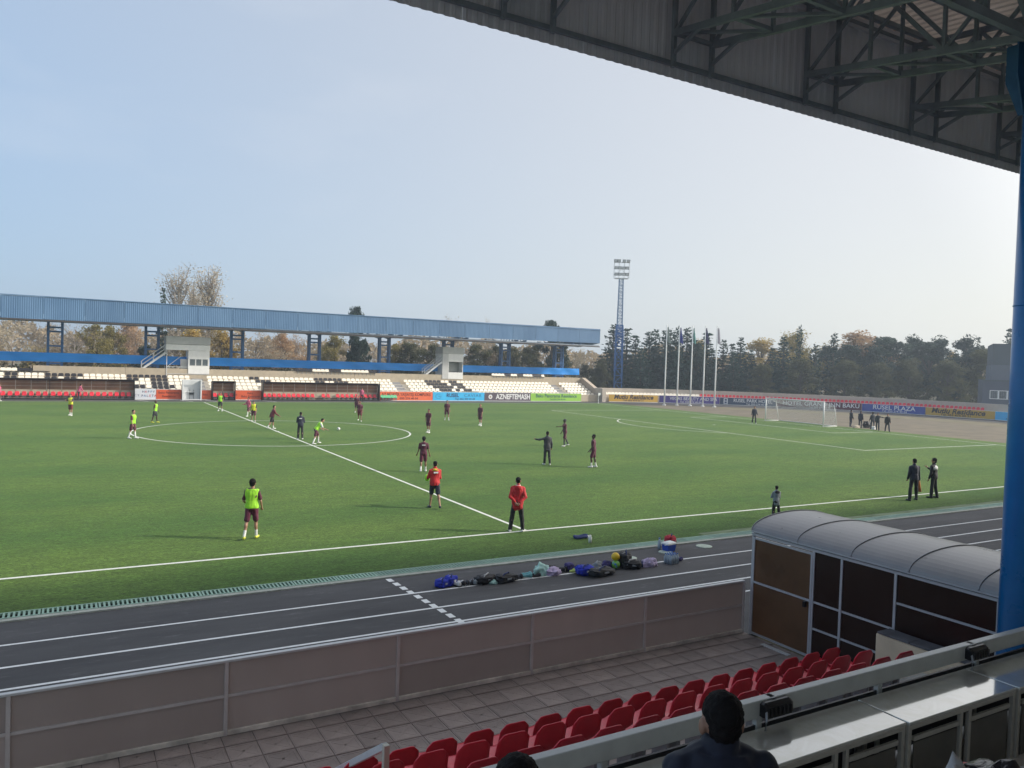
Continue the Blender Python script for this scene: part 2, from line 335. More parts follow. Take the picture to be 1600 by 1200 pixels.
# slotted green drain between turf and track
drain = empty('drain_channel', (0, -36.67, 0.0), label='pale green slotted drain channel running along the turf edge', cat='drain')
MB().box((-5, 0, -0.045), (116, 0.39, 0.05)).build('channel', M('drain_dark', (0.012, 0.016, 0.014), 0.9, 0.2, 4), drain)
gm = MB()
gm.box((0, -0.175, 0.0), (0.99, 0.04, 0.05)); gm.box((0, 0.175, 0.0), (0.99, 0.04, 0.05))
for i in range(12): gm.box((-0.467 + i * 0.085, 0, 0.0), (0.040, 0.31, 0.046))
gmat = M('drain_green', (0.26, 0.40, 0.31), 0.55, 0.15, 6, objrand=0.15)
gmesh = gm.mesh('drain_grate', gmat)
for i in range(64): put('drain_grate', gmesh, drain, (-15.5 + i, 0, 0.012))
# ------------------------------------------------------------------ near side: fence, tiles, tunnel, seats, counters, roof
alu = M('aluminium_frame', (0.42, 0.42, 0.42), 0.38, 0.08, 5, metal=0.35)
def panel_fn(nt, b):
    L = nt.links; tc = N_(nt, 'ShaderNodeTexCoord'); mp = N_(nt, 'ShaderNodeMapping'); mp.inputs['Scale'].default_value = (1.3, 1, 0.45)
    L.new(tc.outputs['Object'], mp.inputs[0])
    a = N_(nt, 'ShaderNodeTexNoise', Scale=1.2, Detail=5.0, Roughness=0.6); L.new(mp.outputs[0], a.inputs['Vector'])
    mx = N_(nt, 'ShaderNodeMix', data_type='RGBA'); mx.inputs[6].default_value = (0.46, 0.40, 0.37, 1); mx.inputs[7].default_value = (0.70, 0.64, 0.60, 1)
    L.new(a.outputs['Fac'], mx.inputs[0])
    oi = N_(nt, 'ShaderNodeObjectInfo'); mr = N_(nt, 'ShaderNodeMapRange'); mr.inputs[3].default_value = 0.78; mr.inputs[4].default_value = 1.22; L.new(oi.outputs['Random'], mr.inputs[0]); hs = N_(nt, 'ShaderNodeHueSaturation'); L.new(mr.outputs[0], hs.inputs['Value']); L.new(mx.outputs[2], hs.inputs['Color']); L.new(hs.outputs[0], b.inputs['Base Color'])
    b.inputs['Specular IOR Level'].default_value = 0.9
    r = N_(nt, 'ShaderNodeMapRange'); r.inputs[3].default_value = 0.10; r.inputs[4].default_value = 0.28; L.new(a.outputs['Fac'], r.inputs[0]); L.new(r.outputs[0], b.inputs['Roughness'])
    d = N_(nt, 'ShaderNodeBump', Strength=0.12, Distance=0.05); L.new(a.outputs['Fac'], d.inputs['Height']); L.new(d.outputs[0], b.inputs['Normal'])
fence_sheet = node_mat('fence_sheet', panel_fn)
_n, _l = fence_sheet.node_tree.nodes, fence_sheet.node_tree.links         # translucent sheets: daylight from the track glows through
_t = _n.new('ShaderNodeBsdfTranslucent'); _t.inputs['Color'].default_value = (0.60, 0.51, 0.46, 1); _x = _n.new('ShaderNodeMixShader'); _x.inputs[0].default_value = 0.5
_l.new(_n['Principled BSDF'].outputs[0], _x.inputs[1]); _l.new(_t.outputs[0], _x.inputs[2]); _l.new(_x.outputs[0], _n['Material Output'].inputs['Surface'])
FY = -43.46
fence_post = M('fence_post', (0.66, 0.62, 0.59), 0.35, 0.08, 5)
fence = empty('trackside_fence', (-7, FY, 0), label='low fence of grey brown sheets in an aluminium frame between track and tiled walkway', cat='fence')
px = [-20.7, -18.2, -15.7, -13.17, -10.64, -8.12, -5.70, -3.25, -0.72]
def at_f(x): return x + 7
for i, x in enumerate(px): MB().bb((at_f(x) - 0.024, -0.03, 0), (at_f(x) + 0.024, 0.03, 1.035)).build('post', fence_post, fence)
for i in range(len(px) - 1):
    a, b = at_f(px[i]) + 0.026, at_f(px[i + 1]) - 0.026
    for z0, z1 in ((0.085, 0.545), (0.585, 1.025)):
        o = MB().bb((a, -0.006, z0), (b, 0.006, z1)).build('sheet_panel', fence_sheet, fence)
    MB().bb((a, -0.026, 0.547), (b, 0.026, 0.583)).build('mid_rail', fence_post, fence)
    MB().bb((a, -0.045, 0.022), (b, 0.022, 0.083)).build('bottom_rail', M('worn_rail', (0.74, 0.69, 0.60), 0.6, 0.35, 3), fence)
bevel(MB().bb((at_f(px[0]), -0.04, 1.036), (at_f(px[-1]), 0.04, 1.072)).build('top_rail', white_steel, fence), 0.008)

# tiled walkway, every tile a piece with a raised cross
walk = MB().bb((-22, -46.75, -0.05), (-0.66, -43.5, -0.004)).build('walkway', M('tile_bed', (0.22, 0.18, 0.16), 0.95, 0.2, 5), kind='structure')
tile_mat = M('tile', (0.33, 0.27, 0.24), 0.75, 0.22, 1.6, bump=0.25, bscale=30, objrand=0.14)
tm = MB(); t_ = 0.2035
tm.bb((-t_, -t_, -0.02), (t_, t_, 0.008))
for a, b in (((-t_, -t_), (t_, t_)), ((-t_, t_), (t_, -t_))):
    tm.beam((a[0] * .93, a[1] * .93, 0.0075), (b[0] * .93, b[1] * .93, 0.0075), 0.035, 0.006)
for k in (-1, 1):
    tm.bb((-t_ * .75, k * t_ * .86 - 0.012, 0.008), (t_ * .75, k * t_ * .86 + 0.012, 0.012)); tm.bb((k * t_ * .86 - 0.012, -t_ * .72, 0.008), (k * t_ * .86 + 0.012, t_ * .72, 0.012))
tmesh = tm.mesh('paving_tile', tile_mat)
rnd = random.Random(3)
for i in range(31):
    for j in range(8):
        x, y = -0.88 - 0.418 * i, -43.79 + 0.215 - 0.432 * j
        put('paving_tile', tmesh, walk, (x, y, rnd.uniform(-0.003, 0.003)), (rnd.uniform(-.006, .006), rnd.uniform(-.006, .006), rnd.uniform(-.006, .006)))

# ---- players' tunnel with barrel roof
tun = empty('players_tunnel', (-0.62, -43.58, 0), label="covered players' tunnel with grey barrel roof and dark brown sheet walls", cat='tunnel')
brown = M('smoked_sheet', (0.035, 0.018, 0.014), 0.22, 0.25, 0.8, transl=0.25, spec=0.5)
brown_lit = M('smoked_sheet_lit', (0.27, 0.16, 0.09), 0.3, 0.25, 0.9, transl=0.55, spec=0.4)  # lighter copy of the smoked sheet: light from behind put into its colour
frame_w = M('tunnel_frame', (0.50, 0.51, 0.53), 0.35, 0.06, 5, metal=0.2)
def TY(y): return y + 43.58
TW = 2.34
posts_y = [-43.58, -45.03, -45.63, -46.66, -48.30, -49.9]
for sx in (0, TW):
    for i, y in enumerate(posts_y):
        w = 0.035 if i != 1 else 0.04
        MB().bb((sx - 0.025, TY(y) - w, 0), (sx + 0.025, TY(y) + w * 0.3, 2.0)).build('post', frame_w, tun)
    MB().bb((sx - 0.03, TY(-49.94), 2.0), (sx + 0.03, 0.02, 2.045)).build('eave_rail', frame_w, tun)
    MB().bb((sx - 0.045, TY(-49.94), 2.062), (sx + 0.02, 0.02, 2.088)).build('eave_rail', frame_w, tun)
    MB().bb((sx - 0.01, TY(-49.94), 2.044), (sx + 0.01, 0.0, 2.063)).build('eave_gasket', black_plastic, tun)
def side_panel(y0, y1, z0, z1, sx=0, mat=brown): MB().bb((sx - 0.006, TY(y0) + 0.013, z0), (sx + 0.006, TY(y1) - 0.037, z1)).build('wall_panel', mat, tun)
def side_rail(y0, y1, z, sx=0): MB().bb((sx - 0.018, TY(y0) + 0.013, z - 0.018), (sx + 0.018, TY(y1) - 0.037, z + 0.018)).build('cross_rail', frame_w, tun)
for sx in (0, TW):
    if sx:
        side_panel(-45.03, -43.58, 0.05, 1.05, sx, brown); side_panel(-45.03, -43.58, 1.10, 1.99, sx, brown); side_rail(-45.03, -43.58, 1.075, sx)
    for a, b in ((-45.63, -45.03), (-46.66, -45.63)):
        for z0, z1 in ((0.0, 0.56), (0.60, 1.05), (1.09, 1.99)): side_panel(a, b, z0, z1, sx)
        for z in (0.58, 1.07): side_rail(a, b, z, sx)
    for a, b in ((-48.30, -46.66), (-49.9, -48.30)):
        for z0, z1 in ((0.0, 1.50), (1.54, 1.99)): side_panel(a, b, z0, z1, sx)
        side_rail(a, b, 1.52, sx)
door = MB(); dy0, dy1 = TY(-45.03) + 0.02, -0.045
for y in (dy0, dy1): door.bb((-0.022, y - 0.02, 0.03), (0.022, y + 0.02, 1.97))
for z in (0.05, 1.075, 1.95): door.bb((-0.02, dy0 + 0.021, z - 0.02), (0.02, dy1 - 0.021, z + 0.02))
dr = door.build('door', frame_w, tun, loc=(-0.01, 0, 0))
for z0, z1 in ((0.071, 1.054), (1.096, 1.929)): MB().bb((-0.005, dy0 + 0.022, z0), (0.005, dy1 - 0.022, z1)).build('door_panel', brown_lit, dr)
MB().bb((-0.10, dy0 + 0.06, 0.95), (-0.03, dy0 + 0.10, 1.05)).build('handle', black_plastic, dr)
# barrel roof: arched sheets between hoops
hoops = [-43.55, -44.667, -45.822, -46.906, -48.022, -49.14, -50.0]
roof_sheet = M('roof_polycarbonate', (0.29, 0.27, 0.26), 0.3, 0.14, 1.2, spec=0.7, rvar=0.08)
hoop_m = M('hoop_grey', (0.34, 0.34, 0.35), 0.4, 0.08, 4)
def vault(t, dz=0.0, k=1.0):
    a = pi * t; return (TW / 2 - (TW / 2 + 0.03) * cos(a), 2.09 + 0.315 * sin(a) ** 0.95 + dz)
NS = 20
for i in range(len(hoops) - 1):
    y1, y0 = TY(hoops[i]) - 0.012, TY(hoops[i + 1]) + 0.012; rg = []
    top = [vault(k / NS) for k in range(NS + 1)]; bot = [(x, z - 0.01) for x, z in top]
    prof = top + bot[::-1]
    mb = MB(); mb.rings([[(x, y0, z) for x, z in prof], [(x, y1, z) for x, z in prof]])
    mb.build('roof_panel', roof_sheet, tun, smooth=False)
for i, y in enumerate(hoops):
    pts = [(vault(k / 24)[0], TY(y), vault(k / 24)[1] + 0.006) for k in range(25)]
    MB().tube(pts, 0.011, 6).build('hoop', hoop_m, tun, smooth=True)
MB().bb((-0.3, -1.2, 0.002), (-0.2, -0.55, 0.02)).build('threshold', white_steel, tun)

# ---- concrete terrace steps and side walls of the stand we are in
stand = empty('main_grandstand', (-6, -50, 0), label='stand in the foreground with dark trussed roof, blue column and concrete terrace', cat='grandstand')
def SP(x, y, z=0): return (x + 6, y + 50, z)
tr = MB(); ys = [-46.75, -47.45, -48.5, -50.9, -51.5, -52.1, -52.7, -53.3, -53.9, -55.2, -56.0, -57, -60]; zs = [0.35, 0.70, 1.05, 1.45, 1.85, 2.25, 2.65, 3.05, 3.45, 3.65, 3.9, 4.2]
for i in range(len(zs)):
    o = MB().bb(SP(-26, ys[i + 1], -0.05), SP(-0.66 if i < 2 else (-2.2 + 1.5 if i < 3 else 20), ys[i], zs[i])).build('terrace_step', concrete, stand)
cap_m = M('wall_cap', (0.12, 0.115, 0.12), 0.8, 0.25, 4); wall_m = M('cream_render', (0.74, 0.58, 0.40), 0.85, 0.12, 2, bump=0.1)
wm = MB().bb(SP(-1.03, -48.35, 0), SP(-0.74, -46.62, 1.06)).build('side_wall', wall_m, stand); bevel(wm, 0.03, 3)
for k in range(3): bevel(MB().bb(SP(-1.05, -46.66 - 0.565 * (k + 1) + 0.006, 1.062), SP(-0.72, -46.66 - 0.565 * k, 1.10)).build('cap_slab', cap_m, stand), 0.01)

# ---- red bucket seats
def seat_mesh(name, mat, w=0.43, hb=0.38, lean=0.10):
    """moulded shell: pan curving up into a rounded backrest, back towards -y"""
    prof = [(0.40, -0.035, 0.86), (0.41, 0.0, 0.90), (0.36, 0.012, 1.0), (0.22, -0.004, 1.0), (0.08, -0.012, 1.0), (0.02, 0.012, 1.0), (-0.02, 0.07, 0.99), (-0.04, 0.15, 0.97), (-0.06, 0.24 * hb / .38, 0.95), (-0.075, 0.31 * hb / .38, 0.94), (-0.085, 0.355 * hb / .38, 0.90), (-0.09, hb, 0.82)]
    n = 9; rowsT = []
    for y, z, k in prof:
        row = []
        for i in range(n):
            t = i / (n - 1) * 2 - 1
            bow = 0.05 * t * t; up_ = max(0.0, (z - 0.2) / (hb - 0.2))
            if z > 0.1: row.append((t * w / 2 * k, y + bow * 0.35, z - 0.055 * up_ * abs(t) ** 6))
            else: row.append((t * w / 2 * k, y, z + bow * 0.7))
        rowsT.append(row)
    mb = MB(); vs = [p for r in rowsT for p in r]; m = len(rowsT)
    low = []
    for j, r in enumerate(rowsT):
        for (x, y, z) in r:
            if prof[j][1] > 0.05: low.append((x, y - 0.016, z))
            elif prof[j][0] < 0.05: low.append((x, y - 0.012, z - 0.012))
            else: low.append((x, y, z - 0.016))
    fs = []
    for j in range(m - 1):
        for i in range(n - 1):
            a = j * n + i; fs.append((a, a + 1, a + n + 1, a + n)); b = a + m * n; fs.append((b + n, b + n + 1, b + 1, b))
    for j in range(m - 1):
        a = j * n; b = a + m * n; fs.append((a, a + n, b + n, b)); a += n - 1; b += n - 1; fs.append((b, b + n, a + n, a))
    for i in range(n - 1):
        b = m * n; fs.append((i + 1, i, b + i, b + i + 1)); a = (m - 1) * n + i; fs.append((a, a + 1, a + b + 1, a + b))
    mb.add(vs + low, fs)
    return mb.mesh(name, mat, smooth=True)
red_seat = seat_mesh('red_seat_shell', red_plastic); bracket = MB()
bracket.bb((-0.10, 0.05, -0.34), (-0.06, 0.30, -0.02)); bracket.bb((0.06, 0.05, -0.34), (0.10, 0.30, -0.02)); bracket = bracket.mesh('seat_bracket', grey_steel)
def seat(x, y, z, label, group, rz=0.0, mesh=None, br=True, parent=None):
    o = put('stadium_seat', mesh or red_seat, parent, (x, y, z), (0, 0, rz)); tag(o, label, 'seat', group)
    if br: put('bracket', bracket, o)
    return o
rs = random.Random(11)
for k in range(-4, 14):
    x = -8.16 + 0.501 * k
    seat(x, -46.21, 0.41 + rs.uniform(-.004, .004), f'red plastic seat in the front row by the tiled walkway, {ORD[13 - k]} from the right', 'red seats in the front row', rs.uniform(-.03, .03))
for k in range(-3, 13):
    x = -8.18 + 0.503 * k
    seat(x, -47.07 - 0.006 * k, 0.765 + rs.uniform(-.004, .004), f'red plastic seat in the second row, {ORD[12 - k]} from the right', 'red seats in the second row', rs.uniform(-.03, .03))
for k in range(-3, 13):
    x = -8.60 + 0.503 * k
    seat(x, -48.05, 1.13 + rs.uniform(-.004, .004), f'red plastic seat in the third row mostly hidden behind the rail, {ORD[12 - k]} from the right', 'red seats in the third row', rs.uniform(-.03, .03))

# stair handrail, lower left
hr = empty('stair_handrail', (-9.78, -47.3, 0.70), label='pale metal stair handrail among the red seats at the bottom edge', cat='handrail')
hm = M('handrail_cream', (0.55, 0.52, 0.42), 0.4, 0.08, 5)
bevel(MB().beam((0, 0.0, 0.70), (0, 1.65, -0.36), 0.06, 0.07, up=(0, 0, 1)).build('top_bar', white_steel, hr), 0.008)
bevel(MB().bb((-0.03, -0.06, -0.01), (0.03, 0.0, 0.73)).build('post', hm, hr), 0.006)
MB().bb((-0.025, 1.55, -0.7), (0.025, 1.60, -0.33)).build('post', hm, hr)
MB().beam((0, 0.01, 0.45), (0, 1.55, -0.55), 0.035, 0.05).build('mid_bar', hm, hr)

# rail in front of the counters
RY = -49.30
rail = empty('front_rail', (-6, RY, 1.05), label='long pale metal rail on short posts in front of the marble counters', cat='railing')
rail_m = M('rail_paint', (0.54, 0.55, 0.52), 0.35, 0.1, 3, spec=0.5)
bevel(MB().bb((-9, -0.045, 0.875), (13, 0.055, 1.05)).build('top_beam', rail_m, rail), 0.012, 3)
for k in range(-7, 6):
    x = -6.72 + 1.86 * k
    if x > -14.6: bevel(MB().bb((x + 6 - 0.035, -0.03, 0.0), (x + 6 + 0.035, 0.03, 0.873)).build('post', rail_m, rail), 0.005)
MB().bb((-9, -0.012, 0.05), (13, 0.012, 0.80)).build('gap_shade_panel', M('gap_shade_panel', (0.035, 0.034, 0.035), 0.5, 0.2, 2), rail)  # near-black panel standing in for the shade in the gap under the beam
# marble topped counters
def marble_fn(nt, b):
    L = nt.links; tc = N_(nt, 'ShaderNodeTexCoord'); w = N_(nt, 'ShaderNodeTexNoise', Scale=1.6, Detail=8.0, Roughness=0.7, Distortion=1.8); L.new(tc.outputs['Object'], w.inputs['Vector'])
    cr = N_(nt, 'ShaderNodeValToRGB'); e = cr.color_ramp.elements; e[0].position = 0.38; e[0].color = (0.74, 0.71, 0.60, 1); e[1].position = 0.62; e[1].color = (0.86, 0.83, 0.74, 1)
    x = e.new(0.5); x.color = (0.80, 0.77, 0.68, 1); L.new(w.outputs['Fac'], cr.inputs[0]); L.new(cr.outputs[0], b.inputs['Base Color'])
    r = N_(nt, 'ShaderNodeMapRange'); r.inputs[3].default_value = 0.03; r.inputs[4].default_value = 0.16; L.new(w.outputs['Fac'], r.inputs[0]); L.new(r.outputs[0], b.inputs['Roughness'])
    b.inputs['Metallic'].default_value = 0.42; b.inputs['Specular IOR Level'].default_value = 0.8; b.inputs['Coat Weight'].default_value = 1.0; b.inputs['Coat IOR'].default_value = 1.9; b.inputs['Coat Roughness'].default_value = 0.03
marble = node_mat('marble', marble_fn)
table_frame = M('table_frame', (0.50, 0.47, 0.40), 0.4, 0.12, 4, metal=0.1); table_panel = M('table_panel', (0.12, 0.11, 0.09), 0.5, 0.25, 2)
tabs = [(-11.17, 0.00, 'leftmost marble topped counter at the rail, hidden behind the two heads'), (-9.22, 0.00, 'marble topped counter partly behind the seated man'), (-7.27, 0.0, 'marble topped counter right beside the seated man, in the middle of the row'),
        (-5.30, 0.022, 'third marble topped counter, with the pale joint at its left end'), (-3.33, 0.04, 'marble topped counter reflecting the blue column at the right edge'), (-1.36, 0.05, 'marble topped counter farthest right behind the blue column')]
for i, (x0, dy, lab) in enumerate(tabs):
    t = empty('counter_table', (x0, -49.94 - dy, 1.05), label=lab, cat='counter', group='marble topped counters along the rail')
    L_ = 1.945
    bevel(MB().bb((0, 0, 0.765), (L_, 0.565 + dy, 0.80)).build('marble_top', marble, t), 0.006)
    fr = MB(); fr.bb((0.0, 0.01, 0.715), (L_, 0.05, 0.764)); fr.bb((0.0, 0.01, 0.0), (0.05, 0.05, 0.714)); fr.bb((L_ - 0.05, 0.01, 0.0), (L_, 0.05, 0.714))
    fr.bb((L_ * 0.46, 0.012, 0.0), (L_ * 0.46 + 0.045, 0.048, 0.714)); fr.bb((L_ * 0.54, 0.012, 0.0), (L_ * 0.54 + 0.045, 0.048, 0.714))
    fr.bb((0.05, 0.49, 0.68), (L_ - 0.05, 0.53, 0.764)); fr.bb((0, 0.49, 0), (0.05, 0.53, 0.714)); fr.bb((L_ - 0.05, 0.49, 0), (L_, 0.53, 0.714))
    fr.build('frame', table_frame, t)
    for a, b in ((0.05, 0.46), (0.565, 0.96)):
        MB().bb((L_ * a + 0.03, 0.03, 0.0), (L_ * b - 0.03, 0.04, 0.56)).build('front_panel', table_panel, t)
        MB().bb((L_ * a + 0.01, 0.016, 0.585), (L_ * b - 0.012, 0.046, 0.63)).build('panel_bar', table_frame, t)
# dark clamp lamps hanging on the rail
for x, w, lab in ((-6.55, 0.38, 'black box lamp clamped to the rail beside the seated man'), (-3.12, 0.36, 'black box lamp clamped to the rail near the blue column')):
    t = empty('rail_lamp', (x, RY - 0.05, 2.0), label=lab, cat='lamp', group='black lamps clamped to the rail')
    b = MB(); n = 10
    prof = [(-0.055, -0.05), (-0.02, -0.065), (0.05, -0.06), (0.085, -0.03), (0.09, 0.05), (0.06, 0.085), (-0.01, 0.09), (-0.05, 0.06)]
    b.rings([[(-w / 2, y * .8 - .03, z * .8) for y, z in prof], [(-w / 2 + 0.03, y - .03, z) for y, z in prof], [(w / 2 - 0.03, y - .03, z) for y, z in prof], [(w / 2, y * .8 - .03, z * .8) for y, z in prof]])
    b.build('housing', black_plastic, t)
    for k in range(6): MB().bb((-w / 2 + 0.05 + k * 0.055, -0.097, -0.035), (-w / 2 + 0.065 + k * 0.055, -0.088, 0.045)).build('fin', black_plastic, t)
    MB().tube([(-w * 0.3, 0.03, 0.07), (-w * 0.42, -0.05, 0.05), (-w * 0.55, -0.10, -0.05), (-w * 0.55, -0.09, -0.16)], 0.012, 6).build('cable', grey_steel, t, smooth=True)
    MB().bb((-0.03, 0.0, 0.03), (0.03, 0.09, 0.10)).build('clamp', grey_steel, t)

# ---- blue column and the roof overhead
CX, CY = -1.02, -48.80
MB().tube([SP(CX, CY, 0.70), SP(CX, CY, 9.3)], 0.265, 32).build('column', blue_column, stand, smooth=True)
MB().tube([SP(CX, CY, 6.30), SP(CX, CY, 6.32)], 0.272, 32).build('weld_band', blue_column, stand, smooth=True)
gus = MB()
for k, (dx, dy) in enumerate(((1, 0), (0, 1))):
    c = SP(CX, CY); h = 0.012
    pr = [(0.27, 8.95), (0.46, 9.45), (0.46, 9.95), (-0.46, 9.95), (-0.46, 9.45), (-0.27, 8.95)]
    for sgn in (-1, 1):
        off = sgn * 0.16
        if dx: gus.rings([[(c[0] + a, c[1] + off - h, z) for a, z in pr], [(c[0] + a, c[1] + off + h, z) for a, z in pr]])
        else: gus.rings([[(c[0] + off - h, c[1] + a, z) for a, z in pr], [(c[0] + off + h, c[1] + a, z) for a, z in pr]])
gus.build('column_head', M('column_head_blue', (0.05, 0.17, 0.34), 0.45, 0.15, 4), stand)
def zb(y): return 10.50 + 0.165 * (y + 45.12)
def zt(y): return 11.68 + 0.105 * (y + 45.12)
fascia_in = M('fascia_sheet', (0.74, 0.76, 0.82), 0.55, 0.10, 1.2, stretch=(1, 1, 0.4), rvar=0.1, transl=0.06)
# corrugated fascia sheets
def fascia(x0, x1, y, z0, z1, mat, parent, off, period=0.165, depth=0.014, sgn=1):
    n = int(round((x1 - x0) / period)); rb, rt = [], []
    for i in range(n):
        for f, d in ((0.0, 0), (0.30, 0), (0.45, 1), (0.85, 1)):
            xx = x0 + (i + f) * period; rb.append((xx - off[0], y - off[1] + sgn * d * depth, z0)); rt.append((xx - off[0], y - off[1] + sgn * d * depth, z1))
    rb.append((x1 - off[0], y - off[1], z0)); rt.append((x1 - off[0], y - off[1], z1))
    mb = MB(); mb.rings([rb, rt], closed=False)
    k = len(rb); mb.add([(a, b - sgn * 0.006, c) for a, b, c in rb] + [(a, b - sgn * 0.006, c) for a, b, c in rt], [(i + 1, i, i + k, i + k + 1) for i in range(k - 1)])
    return mb.build('fascia_sheet', mat, parent)
for i in range(32):
    x0 = -16.0 + i * 1.98; fascia(x0, x0 + 1.976, -45.0, 9.86, 12.0, fascia_in, stand, (-6, -50))
lines = MB()
# purlins on the fascia
for z in (10.06, 11.75): MB().bb(SP(-16, -45.07, z - 0.035), SP(9.7, -45.016, z + 0.035)).build('fascia_purlin', truss_steel, stand)
# cantilever trusses, in pairs
tx = []
for k in range(-4, 4):
    for d in (-0.40, 0.40): tx.append(-1.05 + 3.03 * k + d)
yy = [-45.12 - 1.23 * i for i in range(11)]
for x in tx:
    mb = MB()
    for i in range(len(yy) - 1):
        a, b = yy[i], yy[i + 1]
        mb.beam(SP(x, a, zb(a)), SP(x, b, zb(b)), 0.07, 0.10); mb.beam(SP(x, a, zt(a)), SP(x, b, zt(b)), 0.07, 0.10)
        if i % 2 == 0: mb.beam(SP(x, a, zb(a)), SP(x, b, zt(b)), 0.05, 0.05)
        else: mb.beam(SP(x, a, zt(a)), SP(x, b, zb(b)), 0.06, 0.06)
    for a in yy: mb.beam(SP(x, a, zb(a)), SP(x, a, zt(a)), 0.05, 0.05, up=(0, 1, 0))
    mb.beam(SP(x, -45.10, 9.98), SP(x, -45.10, 11.75), 0.065, 0.065, up=(0, 1, 0))
    mb.beam(SP(x, -45.12, 10.2), SP(x, -45.7, zb(-45.7)), 0.05, 0.05)
    mb.build('roof_truss', truss_steel, stand)
for k in range(-4, 4):
    x0 = -1.05 + 3.03 * k; mb = MB()
    for i in range(len(yy)):
        a = yy[i]; mb.beam(SP(x0 - 0.4, a, zb(a)), SP(x0 + 0.4, a, zb(a)), 0.06, 0.06)
        if i < len(yy) - 1:
            b = yy[i + 1]; mb.beam(SP(x0 - 0.4, a, zb(a)), SP(x0 + 0.4, b, zb(b)), 0.045, 0.045)
    mb.build('truss_lacing', truss_steel, stand)
# longitudinal bracing girders between the trusses
for y in (-48.81, -52.5, -56.19):
    mb = MB(); xs = [-1.05 + 3.03 * k for k in range(-4, 4)]
    mb.beam(SP(-14, y, zb(y)), SP(9.5, y, zb(y)), 0.09, 0.12); mb.beam(SP(-14, y, zt(y) - 0.1), SP(9.5, y, zt(y) - 0.1), 0.09, 0.12)
    for x in xs:
        a, b, c = x + 0.4, x + 1.515, x + 2.63
        mb.beam(SP(a, y, zb(y)), SP(b, y, zt(y) - 0.1), 0.06, 0.06); mb.beam(SP(b, y, zt(y) - 0.1), SP(c, y, zb(y)), 0.06, 0.06); mb.beam(SP(b, y, zb(y)), SP(b, y, zt(y) - 0.1), 0.055, 0.055, up=(0, 1, 0))
    mb.build('bracing_girder', truss_steel, stand)
for i in range(12):
    y = -45.3 - 1.2 * i; MB().bb(SP(-16, y - 0.04, zt(y) + 0.075), SP(9.7, y + 0.04, zt(y) + 0.165)).build('roof_purlin', truss_steel, stand)
# steel cables glinting under the roof
MB().tube([SP(-3.9, -50.7, 9.95), SP(-1.35, -48.9, 9.52)], 0.008, 5).build('tie_cable', white_steel, stand)
MB().tube([SP(-2.4, -50.4, 10.25), SP(-0.8, -49.2, 10.0)], 0.008, 5).build('tie_cable', white_steel, stand)
# roof deck, corrugated along the slope
deck_m = M('roof_deck', (0.66, 0.58, 0.53), 0.6, 0.15, 1.5, transl=0.05)
for i in range(32):
    x0 = -16.0 + i * 1.98; prof = []
    for k in range(9):
        for f, d in ((0.0, 0), (0.3, 0), (0.45, 1), (0.85, 1)): prof.append((x0 + (k + f) * 0.22, d * 0.035))
    prof.append((x0 + 1.98, 0)); mb = MB()
    y0, y1 = -45.03, -60.2
    mb.rings([[SP(x, y, zt(y) + 0.17 + d) for x, d in prof] for y in (y0, y1)], closed=False); mb.build('roof_sheet', deck_m, stand)
MB().bb(SP(-16, -45.06, 11.66), SP(47, -44.93, 12.06)).build('flashing', fascia_in, stand)
MB().bb(SP(-16, -60.5, 0), SP(47, -60.25, 11)).build('back_wall', M('unseen_back_wall', (0.78, 0.76, 0.73), 0.85, 0.1, 1), stand)  # unseen wall added behind the camera to keep the interior dark, pale for bounce
# ------------------------------------------------------------------ far grandstand
far = empty('far_grandstand', (16, 44, 0), label='long far grandstand with blue corrugated roof front on lattice columns', cat='grandstand')
def FP(x, y, z=0): return (x - 16, y - 44, z)
blue_sheet = M('blue_roof_sheet', (0.075, 0.168, 0.315), 0.5, 0.12, 0.5, stretch=(1, 1, 0.3), objrand=0.06, rvar=0.12, col2=(0.108, 0.208, 0.355))
dark_under = M('roof_underside', (0.06, 0.05, 0.048), 0.7, 0.15, 2)
X0, X1 = -34.0, 57.2
FYR = 41.0
def rz_(x): return 10.63 + 0.0033 * (x + 19)            # slight fall seen along the roof edge
n = 24; w = (X1 - X0) / n
for i in range(n):
    x0 = X0 + i * w; fascia(x0, x0 + w - 0.02, FYR, 8.28 + 0.006 * max(0, x0 + 19), rz_(x0), blue_sheet, far, (16, 44), period=0.2, depth=0.016, sgn=-1)
MB().bb(FP(X0, FYR - 0.09, 10.66), FP(X1, FYR + 0.12, 10.74)).build('ridge_flashing', blue_sheet, far)
MB().bb(FP(X0, FYR - 0.04, 8.12), FP(X1, FYR + 0.10, 8.27)).build('fascia_shade_beam', dark_under, far)  # beam coloured dark to give the shadow under the fascia
